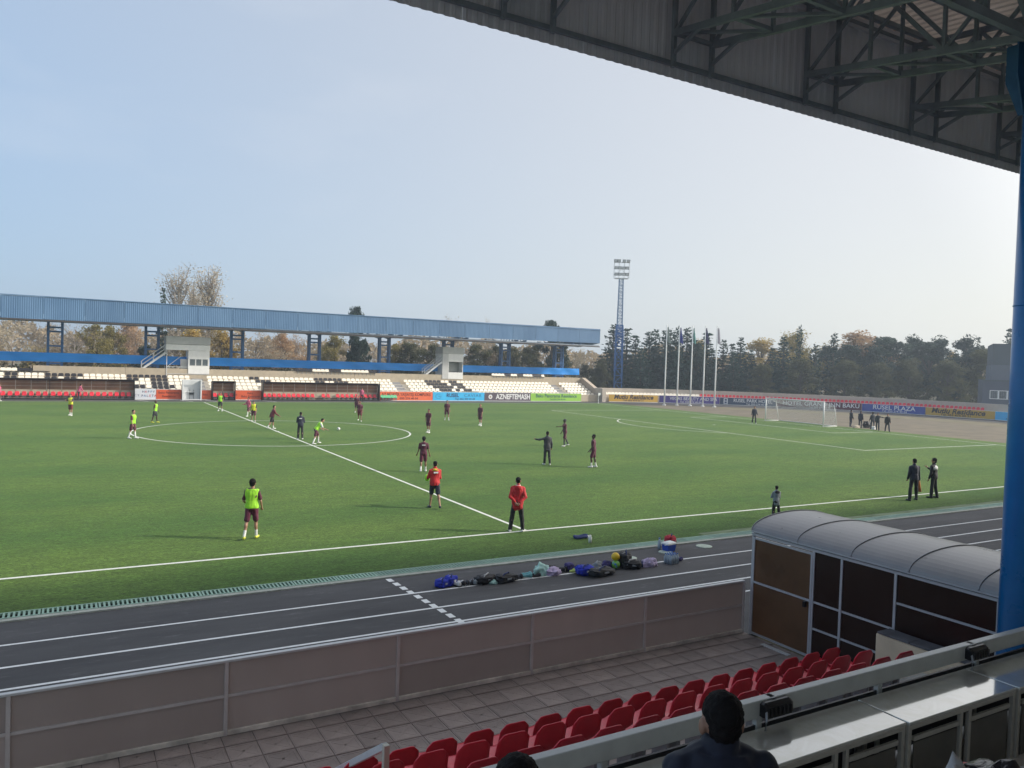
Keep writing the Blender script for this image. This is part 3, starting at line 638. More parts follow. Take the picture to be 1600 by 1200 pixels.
# end cheek of the roof and soffit sheets
mb = MB(); mb.add([FP(X1, FYR, 8.75), FP(X1, 44.0, 8.35), FP(X1, 46.9, 8.15), FP(X1, 51.0, 8.7), FP(X1, 51.0, 10.0), FP(X1, FYR, 10.9)], [(0, 1, 2, 3, 4, 5)]); mb.build('roof_cheek', blue_sheet, far)
for i in range(12):
    x0 = X0 + i * (X1 - X0) / 12; x1 = x0 + (X1 - X0) / 12 - 0.03
    mb = MB(); mb.rings([[FP(x, FYR + 0.03, 10.5), FP(x, 46, 9.9), FP(x, 51.5, 9.3), FP(x, 51.5, 9.25), FP(x, 46, 9.85), FP(x, FYR + 0.03, 10.45)] for x in (x0, x1)]); mb.build('roof_sheet', dark_under, far)
cols = [-23.6, -14.0, -4.15, 5.45, 15.1, 24.7, 34.3, 43.6, 53.1]
for x in cols:
    c = empty('lattice_column', FP(x, 46.1, 0), parent=far)
    for dx in (-0.68, 0.68):
        leg = MB()
        for dy in (-0.30, 0.30): leg.bb((dx - 0.13, dy - 0.09, 0), (dx + 0.13, dy + 0.09, 8.2))
        for k in range(11):
            z = 2.6 + k * 0.52; leg.beam((dx, -0.30, z), (dx, 0.30, z + 0.52 * (1 if k % 2 else 0.99)), 0.07, 0.07)
        leg.build('leg', blue_steel, c)
    for z in (3.6, 5.55, 7.15, 7.62): MB().bb((-0.57, -0.36, z - 0.09), (0.57, 0.36, z + 0.09)).build('cross_bar', blue_steel, c)
    arm = MB()
    for dx in (-0.68, 0.68):
        arm.beam((dx, 0.3, 8.15), (dx, -5.0, 8.55), 0.14, 0.2); arm.beam((dx, 0.3, 9.7), (dx, -5.0, 10.2), 0.12, 0.16)
        for k in range(6):
            y = 0.3 - k * 0.88; arm.beam((dx, y, 8.15 + k * .066), (dx, y - 0.88, 9.75 + k * .08), 0.08, 0.08)
        arm.beam((dx, 0.3, 8.1), (dx, 5.2, 8.8), 0.14, 0.2)
    arm.build('roof_arm', blue_steel, c)
for y, z in ((41.3, 8.35), (43.5, 8.3), (45.9, 8.25)): MB().bb(FP(X0, y - 0.07, z - 0.08), FP(X1, y + 0.07, z + 0.08)).build('roof_purlin', truss_steel, far)
# terraces, back wall, end wall
step_m = M('far_step', (0.58, 0.54, 0.47), 0.85, 0.14, 1.5)
for k in range(6):
    MB().bb(FP(X0, 39.25 + 0.8 * k, 0), FP(56.0, 39.25 + 0.8 * (k + 1) + 0.004, 0.20 + 0.35 * k)).build('terrace_step', step_m, far)
MB().bb(FP(X0, 39.0, 0), FP(56.0, 39.24, 1.0)).build('front_wall', tan_wall, far)
for i in range(10):
    a = X0 + i * 9.0; b = min(a + 8.98, 56.3)
    hi = 3.36 if not (-34 < b < -14) else 2.62
    MB().bb(FP(a, 44.07, 0), FP(b, 44.6, hi)).build('back_wall', tan_wall, far)
MB().bb(FP(56.32, 44.07, 0), FP(57.0, 44.6, 3.40)).build('back_wall', tan_wall, far)
mb = MB(); mb.rings([[FP(x, 39.0, 0), FP(x, 44.06, 0), FP(x, 44.06, 3.3), FP(x, 43.5, 3.3), FP(x, 39.0, 1.35)] for x in (56.02, 56.65)]); mb.build('end_wall', M('end_wall', (0.50, 0.42, 0.34), 0.85, 0.1, 2), far)
MB().bb(FP(X0, 44.6, 0), FP(56.5, 48.5, 2.5)).build('rear_deck', concrete, far)
# blue banner strung behind the seats
def banner(name, x0, x1, y, z0, z1, mat, seed=1):
    n = int((x1 - x0) / 0.45); r = random.Random(seed); rows = []
    for j in range(6):
        t = j / 5; rows.append([(x0 + (x1 - x0) * i / n, y + 0.05 * noise.noise((i * 0.31, t * 2.0, seed)) + 0.03 * sin(i * 0.9 + t * 3), z0 + (z1 - z0) * t + 0.035 * noise.noise((i * 0.2, 5 + seed, t * .3))) for i in range(n + 1)])
    mb = MB(); mb.rings(rows, closed=False); return mb.build(name, mat, smooth=True)
bm = M('banner_blue', (0.004, 0.29, 0.86), 0.5, 0.18, 0.25, stretch=(1, 1, 3), transl=0.15)
tag(banner('banner', X0, 56.8, 45.62, 3.78, 4.78, bm), 'long bright blue fabric band strung along the back of the far grandstand', 'banner')
# aisles (grey stairs) in the far seating
aisles = [0.62, 25.6, 50.7]
for ax in aisles:
    for k in range(12):
        MB().bb(FP(ax - 0.62, 39.26 + 0.4 * k, 0.1), FP(ax + 0.62, 39.26 + 0.4 * (k + 1) - 0.004, 0.24 + 0.175 * k + 0.05)).build('stair_step', M('stair_grey', (0.30, 0.30, 0.31), 0.8, 0.1, 2), far)
# seats of the far grandstand
far_seat_w = seat_mesh('white_seat_shell', white_plastic, 0.55, 0.33); far_seat_b = seat_mesh('black_seat_shell', dark_plastic, 0.55, 0.33)
def lo_seat(mat, name):
    mb = MB()
    mb.rings([[(-.21, .40, 0), (.21, .40, 0), (.21, .40, .03), (-.21, .40, .03)], [(-.26, .05, -.02), (.26, .05, -.02), (.26, .05, .02), (-.26, .05, .02)], [(-.27, -.02, 0), (.27, -.02, 0), (.26, .04, .10), (-.26, .04, .10)],
              [(-.25, -.07, .23), (.25, -.07, .23), (.25, -.03, .24), (-.25, -.03, .24)], [(-.16, -.09, .32), (.16, -.09, .32), (.16, -.05, .32), (-.16, -.05, .32)]])
    return mb
# black letters picked out in the white seats: per row (0 = front) intervals of x
BLK = {5: [(-18.6, -17.4), (-15.2, -11.2), (-6.6, -1.9) if False else (-6.7, -2.6), (6.3, 7.9), (14.6, 17.8), (27.6, 30.0) if False else (29.5, 32.0), (33.0, 34.4)],
       4: [(-18.6, -17.6), (-14.9, -13.9), (-13.0, -11.9), (-6.7, -5.9), (-4.6, -2.6), (7.2, 8.9), (14.2, 15.6), (16.8, 18.9), (29.9, 32.4), (33.4, 34.9)],
       3: [(-16.0, -13.9), (-11.2, -10.1), (-4.4, -2.4), (8.2, 9.7), (14, 16), (30.3, 33.2), (33.9, 35.3)],
       2: [(-16, -14), (-7.6, -5.2), (-4.6, -2.3), (9.1, 10.5), (30.8, 32.4), (33.0, 33.8), (34.4, 35.7)],
       1: [(-14, -12), (-6.6, -2.8), (10.0, 10.9), (31.1, 32.7), (34.0, 36.1)],
       0: [(-12, -11), (-2.4, -1.9), (31.5, 33.0), (34.6, 36.5)]}
cand = []
for k in range(6):
    x = X0 + 0.5
    while x < 55.6:
        if all(abs(x - ax) > 0.85 for ax in aisles):
            black = any(a <= x <= b for a, b in BLK.get(k, []))
            hid = (x < -6.6 or 7.2 < x < 21.1) and k < 3
            if not hid and -20.2 < x: cand.append((k, x, 39.72 + 0.8 * k - 0.35 + 0.06, 0.53 + 0.35 * k, black))
        x += 0.61
# the row standing up on the back wall
for a, b, pat in ((-20.0, -14.4, 'kkwwwkkkkkk'), (12.3, 23.0, 'kkkkwwwwkkkwwwwwwwkk'), (40.5, 49.5, 'wwwwkkwwkkwwwkkkw')):
    n = len(pat)
    for i in range(n): cand.append((6, a + (b - a) * (i + .5) / n, 44.25, 2.75 if a < -10 else 3.40, pat[i] == 'k'))
def near_key(c): return (Vector((c[1], c[2], 1)) - CAM).length
cand.sort(key=near_key)
NAMED = 108
rown = ['bottom row', 'second row', 'third row', 'fourth row', 'fifth row', 'top row', 'row on the back wall']
for (k, x, y, z, black) in cand[:NAMED]:
    c = 'black' if black else 'white'
    o = seat(x, y, z, f'{c} plastic seat in the {rown[k]} of the far grandstand, behind the left dugouts', f'{c} seats in the {rown[k]} of the far grandstand', pi, far_seat_b if black else far_seat_w, br=False)
mb = MB(); proto = lo_seat(None, '')
for (k, x, y, z, black) in cand[NAMED:]:
    mb.add([(x - a, y - b, z + c) for a, b, c in proto.v], proto.f, 1 if black else 0)
mb.build('stadium_seats', [white_plastic, dark_plastic], label='rows of white and black plastic seats filling the rest of the far grandstand', cat='seats', kind='stuff')
mb = MB()
for (k, x, y, z, black) in cand: mb.bb((x - .03, y - .25, z - 0.33), (x + .03, y - .12, z - 0.012))
mb.build('seat_posts', grey_steel, kind='stuff', label='short grey posts under the seats of the far grandstand', cat='seat posts')

# ------------------------------------------------------------------ dugouts of the far side
dark_frame = M('dugout_frame', (0.009, 0.008, 0.009), 0.4, 0.2, 4); dug_panel = M('dugout_panel', (0.09, 0.045, 0.025), 0.35, 0.3, 0.7, transl=0.35); dug_back = M('dugout_back', (0.36, 0.20, 0.115), 0.4, 0.3, 0.8, transl=0.45)
light_bar = M('dugout_bar', (0.55, 0.46, 0.36), 0.5, 0.1, 4)
def dugout(x0, x1, label, seats, bays, y0=38.05, y1=39.1, h=2.12):
    d = empty('team_dugout', ((x0 + x1) / 2, y0, 0.0), label=label, cat='dugout', group=None); W = (x1 - x0) / 2
    MB().bb((-W, 0, 0), (-W + 0.10, 0.10, h)).build('post', dark_frame, d); MB().bb((W - 0.10, 0, 0), (W, 0.10, h)).build('post', dark_frame, d)
    MB().bb((-W, -0.02, h), (W, 0.10, h + 0.07)).build('front_beam', dark_frame, d)
    mb = MB(); mb.rings([[(x, 0.102, h + 0.07), (x, 0.7, h + 0.03), (x, 1.04, h - 0.2), (x, 1.04, h - 0.22), (x, 0.7, h + 0.01), (x, 0.102, h + 0.05)] for x in (-W, W)]); mb.build('roof_sheet', dug_panel, d)
    for s in (-1, 1): MB().bb((s * W - 0.012 if s > 0 else -W, 0.11, 0.05), (s * W if s > 0 else -W + 0.012, 1.0, h - 0.05)).build('side_panel', dug_panel, d)
    nb = bays
    for i in range(nb):
        a, b = -W + 2 * W * i / nb + 0.03, -W + 2 * W * (i + 1) / nb - 0.03
        MB().bb((a, 1.0, 0.95), (b, 1.012, h - 0.06)).build('back_panel', dug_back, d); MB().bb((a, 1.0, 0.08), (b, 1.012, 0.92)).build('lower_panel', dark_frame, d)
        if i: MB().bb((a - 0.055, 0.95, 0.05), (a - 0.005, 0.998, h - 0.05)).build('back_post', light_bar if i % 1 == 0 else dark_frame, d)
    for z in (1.35, 1.72): MB().bb((-W + .1, 0.965, z - 0.018), (W - .1, 0.995, z + 0.018)).build('back_rail', light_bar, d)
    MB().bb((-W, 0.02, 0.0), (W, 0.9, 0.10)).build('floor_beam', dark_frame, d)
    MB().bb((-W + .1, 0.45, 0.22), (W - .1, 0.75, 0.30)).build('bench_beam', dark_frame, d)
    return d
d1 = dugout(-25.5, -6.42, 'long dark team dugout with red seats at the left edge', 0, 14)
MB().bb((19.08 / 2 - 0.9 - 7.0 + .0, 0.0, 0.1), (19.08 / 2 - 0.86 - 7.0, 0.05, 2.1)).build('post', dark_frame, d1)
d2 = dugout(7.02, 21.35, 'long dark team dugout with red seats right of the halfway line', 0, 11)
d3 = dugout(1.47, 4.0, 'short dark dugout with four red seats right of the white gateway', 0, 2)
def dug_seats(x0, x1, n, label, group, skip=()):
    for i in range(n):
        if i in skip: continue
        seat(x0 + (x1 - x0) * i / max(1, n - 1), 38.05 + 0.66, 0.42, label + ', ' + ORD[i] + ' from the left', group, pi)
dug_seats(-19.6, -14.7 + 0.0, 9, 'red seat in the left part of the long left dugout', 'red seats in the left dugout, left part')
dug_seats(-14.0, -6.95, 13, 'red seat in the right part of the long left dugout', 'red seats in the left dugout, right part')
dug_seats(1.85, 3.65, 4, 'red seat inside the short dugout by the white gateway', 'red seats in the short dugout')
dug_seats(7.35, 13.6, 12, 'red seat in the left part of the middle dugout', 'red seats in the middle dugout, left part', (11,))
dug_seats(14.35, 20.9, 12, 'red seat in the right part of the middle dugout', 'red seats in the middle dugout, right part', (2,))
gs = seat_mesh('green_seat_shell', green_plastic, 0.44, 0.34)
for i in range(5): seat(21.75 + 0.44 * i, 38.35, 0.42, 'green plastic seat in front of the orange board beside the middle dugout', 'green seats beside the middle dugout', pi, gs)

# white framed gateway on the halfway line
kg = empty('white_gateway', (-0.67, 38.0, 0), label='tall white framed gateway with grey interior on the halfway line', cat='gateway')
gw = M('gateway_white', (0.70, 0.71, 0.70), 0.45, 0.06, 4); gg = M('gateway_grey', (0.60, 0.62, 0.63), 0.6, 0.1, 1)
for s in (-1, 1): MB().bb((s * 0.95 - 0.06, -0.05, 0.0), (s * 0.95 + 0.06, 0.1, 2.2)).build('post', gw, kg)
MB().bb((-1.01, -0.05, 2.2), (1.01, 0.1, 2.3)).build('lintel', gw, kg); MB().bb((-0.89, -0.05, 0.02), (0.89, 0.1, 0.11)).build('sill', gw, kg)
MB().bb((-0.89, 0.62, 0.02), (0.89, 0.66, 2.2)).build('back_panel', gg, kg)
for s in (-1, 1): MB().bb((s * 0.93 - 0.02, 0.1, 0.02), (s * 0.93 + 0.02, 1.0, 2.2)).build('side_panel', gg, kg)
e = MB(); e.bb((-0.22, 0.3, 0.60), (0.26, 0.5, 0.80)); e.bb((-0.20, 0.30, 0.8), (-0.16, 0.34, 1.15)); e.bb((0.20, 0.30, 0.8), (0.24, 0.34, 1.15)); e.bb((-0.16, 0.30, 0.92), (0.20, 0.34, 0.95)); e.bb((-0.2, .32, 0.11), (-0.16, .36, .6)); e.bb((.2, .32, .11), (.24, .36, .6))
tag(e.build('bench', black_plastic, loc=(-0.67, 38.15, 0)), 'small black chair standing inside the white gateway', 'chair')
# small training goal in the gateway
sg = empty('small_goal', (-0.85, 38.45, 0), label='small white training goal leaning inside the gateway', cat='goal')
for a, b in (((-0.55, 0, 0.1), (-0.55, 0, 0.92)), ((0.62, 0, 0.1), (0.62, 0, 0.92)), ((-0.55, 0, 0.92), (0.62, 0, 0.92))): MB().tube([a, b], 0.03, 6).build('bar', gw, sg)

# ------------------------------------------------------------------ commentary booths on the far terraces
booth_w = M('booth_white', (0.78, 0.78, 0.76), 0.5, 0.07, 2); booth_g = M('booth_grey', (0.52, 0.52, 0.51), 0.55, 0.08, 2); glass_d = M('booth_glass', (0.10, 0.12, 0.13), 0.1, 0.2, 2, spec=0.8)
def railing_stair(par, x_top, x_bot, y, z_top, z_bot):
    s = empty('stair', (0, 0, 0), parent=par)
    for yy_ in (y - 0.4, y + 0.4):
        MB().beam((x_top, yy_, z_top), (x_bot, yy_, z_bot), 0.05, 0.2).build('stringer', white_steel, s)
        for dz in (0.5, 0.95): MB().tube([(x_top, yy_, z_top + dz), (x_bot, yy_, z_bot + dz)], 0.028, 6).build('handrail', white_steel, s)
        for t in (0.02, 0.5, 0.98): MB().tube([(x_top + (x_bot - x_top) * t, yy_, z_top + (z_bot - z_top) * t), (x_top + (x_bot - x_top) * t, yy_, z_top + (z_bot - z_top) * t + 0.95)], 0.03, 6).build('baluster', white_steel, s)
    n = 9
    for i in range(n):
        t = (i + 0.5) / n; MB().bb((x_top + (x_bot - x_top) * t - 0.13, y - 0.38, z_top + (z_bot - z_top) * t - 0.02), (x_top + (x_bot - x_top) * t + 0.13, y + 0.38, z_top + (z_bot - z_top) * t + 0.02)).build('step', grey_steel, s)
b1 = empty('commentary_booth', (-0.4, 44.0, 2.6), label='larger white commentary booth with three windows and an open balcony', cat='booth')
# local: x from -2.4 to 2.4
MB().bb((-2.40, 0, 3.62), (2.40, 2.4, 3.70)).build('floor_slab', booth_g, b1)
MB().bb((-2.42, -0.06, 2.95), (2.42, 2.42, 3.60)).build('parapet', booth_w, b1)
MB().bb((-2.44, -0.1, 3.70), (2.44, 2.44, 4.55)).build('roof_fascia', booth_g, b1)
rw = MB(); rw.bb((0.02, 0.0, 0.2), (2.38, 0.08, 1.12)); rw.bb((0.02, 0.0, 1.98), (2.38, 0.08, 2.94)); rw.bb((0.02, 0, 1.121), (0.12, 0.08, 1.979)); rw.bb((2.24, 0, 1.121), (2.38, 0.08, 1.979)); rw.bb((0.02, 0.081, 0.2), (0.10, 2.4, 2.94)); rw.bb((2.30, 0.081, 0.2), (2.38, 2.4, 2.94)); rw.build('wall', booth_w, b1)
for i in range(3):
    a = 0.13 + i * 0.703; fr = MB(); fr.bb((a, 0.01, 1.125), (a + 0.06, 0.06, 1.975)); fr.bb((a + 0.64, 0.01, 1.125), (a + 0.70, 0.06, 1.975)); fr.bb((a + 0.06, 0.01, 1.125), (a + 0.64, 0.06, 1.18)); fr.bb((a + 0.06, 0.01, 1.92), (a + 0.64, 0.06, 1.975))
    wf = fr.build('window', white_steel, b1); MB().bb((a + 0.06, 0.03, 1.18), (a + 0.64, 0.04, 1.92)).build('pane', glass_d, wf)
MB().bb((-2.36, 0.02, -0.2), (-2.28, 0.10, 2.95)).build('post', white_steel, b1); MB().bb((-2.36, 2.2, -0.2), (-2.28, 2.3, 2.95)).build('post', white_steel, b1)
MB().bb((-0.78, 0.6, 0.3), (0.0, 0.66, 1.9)).build('door', booth_g, b1)
MB().bb((-2.27, 0.02, 0.95), (0.0, 0.07, 1.0)).build('balcony_rail', white_steel, b1)
MB().bb((-2.4, 0.0, 0.12), (2.38, 2.4, 0.19)).build('deck', booth_g, b1)
MB().tube([(-2.2, 0.3, 1.0), (-0.8, 0.3, 2.2)], 0.03, 6).build('brace', white_steel, b1)
railing_stair(b1, -2.4, -5.0, 0.6, 2.6, 0.55)
b2 = empty('commentary_booth', (34.15, 44.0, 2.6), label='smaller white commentary booth with one square opening near the right end', cat='booth')
MB().bb((-1.62, -0.05, 3.72), (1.62, 2.4, 4.65)).build('roof_fascia', booth_g, b2); MB().bb((-0.70, 0.0, 2.62), (1.60, 0.08, 3.70)).build('parapet', booth_w, b2)
MB().bb((-0.70, 0, 0.2), (1.60, 0.08, 1.12)).build('front_wall', booth_w, b2); MB().bb((1.52, 0.081, 0.2), (1.60, 2.4, 3.70)).build('side_wall', booth_w, b2)
MB().bb((-1.60, 0.0, 0.2), (-0.72, 0.08, 3.70)).build('corner_wall', booth_g, b2); MB().bb((-1.60, 0.081, 0.2), (-1.52, 2.4, 3.7)).build('side_wall', booth_w, b2)
MB().bb((-1.5, 2.3, 0.2), (1.5, 2.38, 3.7)).build('back_wall', booth_g, b2)
MB().bb((-0.68, 1.3, 1.13), (1.50, 1.35, 2.6)).build('pane', M('booth_dim', (0.42, 0.43, 0.40), 0.4, 0.12, 1), b2)
for x in (-0.70, 1.50): MB().bb((x, 0.0, 1.121), (x + 0.08, 0.08, 2.619)).build('mullion', booth_w, b2)
railing_stair(b2, -1.65, -4.3, 0.5, 2.55, 0.5)

# ------------------------------------------------------------------ advertising boards
TEXTS = []
def text(body, size, mat, parent, loc, rot=(pi / 2, 0, 0), sx=1.0, bold=0.0, shear=0.0, name='lettering', align='CENTER', spacing=1.0):
    cu = bpy.data.curves.new('t', 'FONT'); cu.body = body; cu.size = size; cu.align_x = align; cu.align_y = 'CENTER'; cu.offset = bold * size; cu.shear = shear; cu.extrude = 0.004; cu.resolution_u = 3; cu.space_character = spacing
    cu.materials.append(mat); o = bpy.data.objects.new(name, cu); COL.objects.link(o); o.location = loc; o.rotation_euler = rot; o.scale = (sx, 1, 1)
    if parent: o.parent = parent
    TEXTS.append(o); return o
def ink(name, c): return M(name, c, 0.5, 0.03, 4)
k_dark = ink('ink_dark', (0.03, 0.02, 0.03)); k_white = ink('ink_white', (0.75, 0.75, 0.74)); k_navy = ink('ink_navy', (0.01, 0.03, 0.12)); k_green = ink('ink_teal', (0.01, 0.10, 0.10)); k_brown = ink('ink_maroon', (0.14, 0.02, 0.01)); k_cyan = ink('ink_blue', (0.02, 0.16, 0.35)); k_red = ink('ink_red', (0.5, 0.03, 0.05)); k_pale = ink('ink_pale', (0.74, 0.75, 0.76))
bo = lambda n, c: M('board_' + n, c, 0.45, 0.06, 1.2, objrand=0.03)
def board(p0, p1, z0, z1, mat, label, rim=None):
    p0 = Vector((p0[0], p0[1])); p1 = Vector((p1[0], p1[1])); mid = (p0 + p1) / 2; L_ = (p1 - p0).length; ang = atan2(p1.y - p0.y, p1.x - p0.x)
    b = empty('advertising_board', (mid.x, mid.y, 0), ang, label=label, cat='advertising board')
    MB().bb((-L_ / 2 + 0.01, -0.03, z0), (L_ / 2 - 0.01, 0.03, z1)).build('panel', mat, b)
    fr = MB(); fr.bb((-L_ / 2 + 0.005, -0.045, z0 - 0.055), (L_ / 2 - 0.005, 0.045, z0 - 0.002)); fr.bb((-L_ / 2 + 0.005, -0.04, z1 + 0.002), (L_ / 2 - 0.005, 0.04, z1 + 0.035))
    fr.build('frame', rim or white_paint, b)
    for x in (-L_ * .42, L_ * .42): MB().bb((x - .03, 0.035, 0), (x + .03, 0.09, z1 - .02)).build('prop', grey_steel, b)
    return b, L_
Y = 38.7
b, L_ = board((-6.36, Y), (-4.27, Y), 0.06, 1.17, bo('white', (0.66, 0.69, 0.74)), 'white advertising board with small coloured letters right of the left dugout')
for j, (row, z) in enumerate((('HAPPY', 0.86), ('PALETA', 0.42))):
    for i, ch in enumerate(row): text(ch, 0.34, (k_navy, k_red, k_navy, k_cyan, k_dark, k_red)[(i + 2 * j) % 6], b, (-0.22 + i * 0.26 - 0.1 * j, -0.036, z), bold=0.012)
text('C Y', 0.3, k_navy, b, (-0.85, -0.036, 0.45))
orange = bo('orange', (0.62, 0.10, 0.03))
b, L_ = board((-4.25, Y), (-1.68, Y), 0.06, 1.13, orange, 'orange advertising board left of the white gateway'); text('Baku Panorama', 0.34, k_brown, b, (-0.02, -0.036, 0.78), bold=0.01); text('Residence', 0.34, k_brown, b, (0, -0.036, 0.38), bold=0.01)
b, L_ = board((0.36, Y), (1.45, Y), 0.06, 1.10, orange, 'narrow orange advertising board between gateway and short dugout'); text('Baku', 0.28, k_brown, b, (-0.1, -0.036, 0.6), bold=0.01)
b, L_ = board((4.03, Y), (7.0, Y), 0.06, 1.13, orange, 'orange advertising board between the short and the middle dugout'); text('Baku', 0.32, k_brown, b, (0.2, -0.036, 0.8), bold=0.01); text('Baku Panorama', 0.33, k_brown, b, (0.25, -0.036, 0.42), bold=0.01); text('B', 0.3, k_brown, b, (-1.3, -0.036, 0.6))
b, L_ = board((21.38, Y), (28.84, Y), 0.06, 1.17, bo('vermilion', (0.78, 0.15, 0.05)), 'long orange red advertising board right of the middle dugout')
text('AZ MÜASİR YAŞAYIŞ KOMPLEKS', 0.52, k_brown, b, (0.05, -0.036, 0.80), sx=0.88, bold=0.018); text('050 274 40 04', 0.36, k_brown, b, (0.4, -0.036, 0.30), sx=1.2, bold=0.02)
b, L_ = board((28.86, Y), (36.50, Y), 0.06, 1.17, bo('cyan', (0.045, 0.46, 0.80)), 'cyan advertising board reading RUSEL CAVIAR')
text('RUSEL', 0.66, k_navy, b, (-0.95, -0.036, 0.74), sx=1.0, bold=0.03); text('CAVIAR', 0.60, k_cyan, b, (2.05, -0.036, 0.74), sx=1.1, spacing=1.2); text('Tel: 055 909 09 09', 0.30, k_navy, b, (0.9, -0.036, 0.26), sx=1.3, bold=0.02)
em = MB()
for i in range(9):
    a0 = radians(60 + i * 30); em.beam((-3.0 + 0.42 * cos(a0), -0.034, 0.62 + 0.30 * sin(a0)), (-3.0 + 0.42 * cos(a0 + 0.5), -0.034, 0.62 + 0.30 * sin(a0 + 0.5)), 0.01, 0.05)
em.bb((-3.05, -0.037, 0.60), (-2.55, -0.031, 0.66)); em.build('emblem', k_cyan, b)
b, L_ = board((36.52, Y), (43.84, Y), 0.06, 1.17, bo('slate', (0.10, 0.075, 0.095)), 'dark grey advertising board reading AZNEFTEMASH in white'); text('AZNEFTEMASH', 0.98, k_white, b, (0.85, -0.036, 0.60), sx=0.82, bold=0.03)
em = MB(); em.tube([(-2.75, -0.04, 0.6), (-2.75, -0.03, 0.6)], 0.30, 18, 0); em.build('emblem', k_pale, b); em = MB(); em.tube([(-2.75, -0.044, 0.6), (-2.75, -0.0405, 0.6)], 0.16, 12); em.build('emblem_core', ink('ink_gold', (0.40, 0.30, 0.22)), b)
b, L_ = board((43.86, Y), (52.5, Y), 0.06, 1.15, bo('lime', (0.30, 0.58, 0.07)), 'lime green advertising board at the right end of the far grandstand'); text('Baku Panorama Residence', 0.68, k_green, b, (0.0, -0.036, 0.78), sx=0.97, bold=0.02); text('Tel: 050 274 40 04', 0.32, k_green, b, (0.2, -0.036, 0.28), sx=1.1, bold=0.015)
# boards round the bend
def bend(t, r=38.2): return (52 + r * cos(radians(t)), r * sin(radians(t)))
def bb_(t0, t1, mat, label, z1=1.14):
    b, L_ = board(bend(t0), bend(t1), 0.10, z1, mat, label); return b, L_
amber = bo('amber', (0.60, 0.36, 0.05))
b, L_ = bb_(82.6, 70.6, amber, 'amber advertising board at the left end of the bend stand, left of the flagpoles'); text('Mutlu Residance', 0.92, k_dark, b, (0, -0.036, 0.78), sx=1.05, bold=0.03, shear=0.25); text('Tel: 055 474 00 21', 0.34, k_dark, b, (0, -0.036, 0.27), sx=1.3, bold=0.02)
b, L_ = bb_(70.2, 56.3, bo('violet', (0.085, 0.06, 0.27)), 'violet advertising board behind the flagpoles'); text('VEGAS BEAUTY AND SPA', 0.66, k_white, b, (0.6, -0.036, 0.74), sx=0.98, bold=0.012); text('Tel: 050 274 40 04', 0.36, k_white, b, (0.2, -0.036, 0.26), sx=1.2, bold=0.012)
b, L_ = bb_(56.2, 43.9, bo('petrol', (0.045, 0.075, 0.13)), 'dark petrol blue advertising board just right of the flagpoles'); text('RUSEL PARK HOTEL', 0.72, k_white, b, (0.7, -0.036, 0.74), sx=0.88, bold=0.014); text('Tel: 050 274 40 04', 0.34, k_white, b, (1.3, -0.036, 0.26), sx=1.2, bold=0.012)
em = MB(); em.bb((-3.55, -0.036, 0.2), (-2.95, -0.031, 1.02)); em.build('emblem', k_pale, b); em = MB(); em.bb((-3.42, -0.041, 0.3), (-3.08, -0.0365, 0.55)); em.bb((-3.42, -0.041, 0.66), (-3.08, -0.0365, 0.92)); em.build('emblem_core', k_navy, b)
b, L_ = bb_(43.8, 26.3, bo('maroon', (0.12, 0.03, 0.045)), 'maroon advertising board behind the goal'); text('HOTEL GRAND INN BAKU', 0.84, k_pale, b, (0.3, -0.036, 0.70), sx=1.05, bold=0.014); text('Tel: 050 274 40 04', 0.32, k_pale, b, (0.2, -0.036, 0.24), sx=1.2, bold=0.01)
b, L_ = bb_(26.2, 13.9, bo('royal', (0.03, 0.07, 0.36)), 'royal blue advertising board above the group of men'); text('RUSEL PLAZA', 0.82, k_white, b, (0.1, -0.036, 0.73), sx=1.12, bold=0.02); text('Tel: 050 274 40 04', 0.34, k_white, b, (0.2, -0.036, 0.26), sx=1.25, bold=0.012)
b, L_ = bb_(13.8, 0.9, amber, 'amber advertising board at the right end of the bend stand below the grey building'); text('Mutlu Residance', 0.95, k_dark, b, (-0.2, -0.036, 0.76), sx=1.06, bold=0.03, shear=0.25); text('Tel: 055 474 00 21', 0.36, k_dark, b, (-0.4, -0.036, 0.26), sx=1.4, bold=0.02)
b, L_ = bb_(0.8, -9.0, bo('cyan', (0.045, 0.46, 0.80)), 'cyan advertising board beside the blue column at the right edge'); text('RUSEL', 0.5, k_navy, b, (-0.9, -0.036, 0.74), bold=0.02); text('Tel: 055 909 09 09', 0.26, k_navy, b, (-0.9, -0.036, 0.3))

# ------------------------------------------------------------------ stand round the bend
bs = empty('bend_stand', (52, 0, 0), label='low pale stand with one row of seats curving round the bend', cat='grandstand')
bend_wall = M('bend_wall', (0.50, 0.44, 0.37), 0.85, 0.1, 1.2)
for i in range(17):
    a, b_ = 83.3 - i * 5.2, 83.3 - (i + 1) * 5.2 + 0.02
    for r0, r1, z, nm in ((38.5, 39.9, 0.72, 'seat_step'), (39.92, 40.4, 2.02, 'parapet_wall')):
        mb = MB(); q = [(r * cos(radians(t)), r * sin(radians(t))) for r, t in ((r0, a), (r1, a), (r1, b_), (r0, b_))]
        mb.add([(x, y, 0) for x, y in q] + [(x, y, z) for x, y in q], [(0, 1, 2, 3), (7, 6, 5, 4), (4, 5, 1, 0), (5, 6, 2, 1), (6, 7, 3, 2), (7, 4, 0, 3)]); mb.build(nm, bend_wall, bs)
mb = MB(); q = [(r * cos(radians(t)), r * sin(radians(t))) for r, t in ((38.2, 84.3), (40.4, 84.3), (40.4, 83.33), (38.2, 83.33))]; mb.add([(x, y, 0) for x, y in q] + [(x, y, 2.0) for x, y in q], [(0, 1, 2, 3), (7, 6, 5, 4), (4, 5, 1, 0), (5, 6, 2, 1), (6, 7, 3, 2), (7, 4, 0, 3)]); mb.build('end_wall', bend_wall, bs)
t = 82.4; n = 0
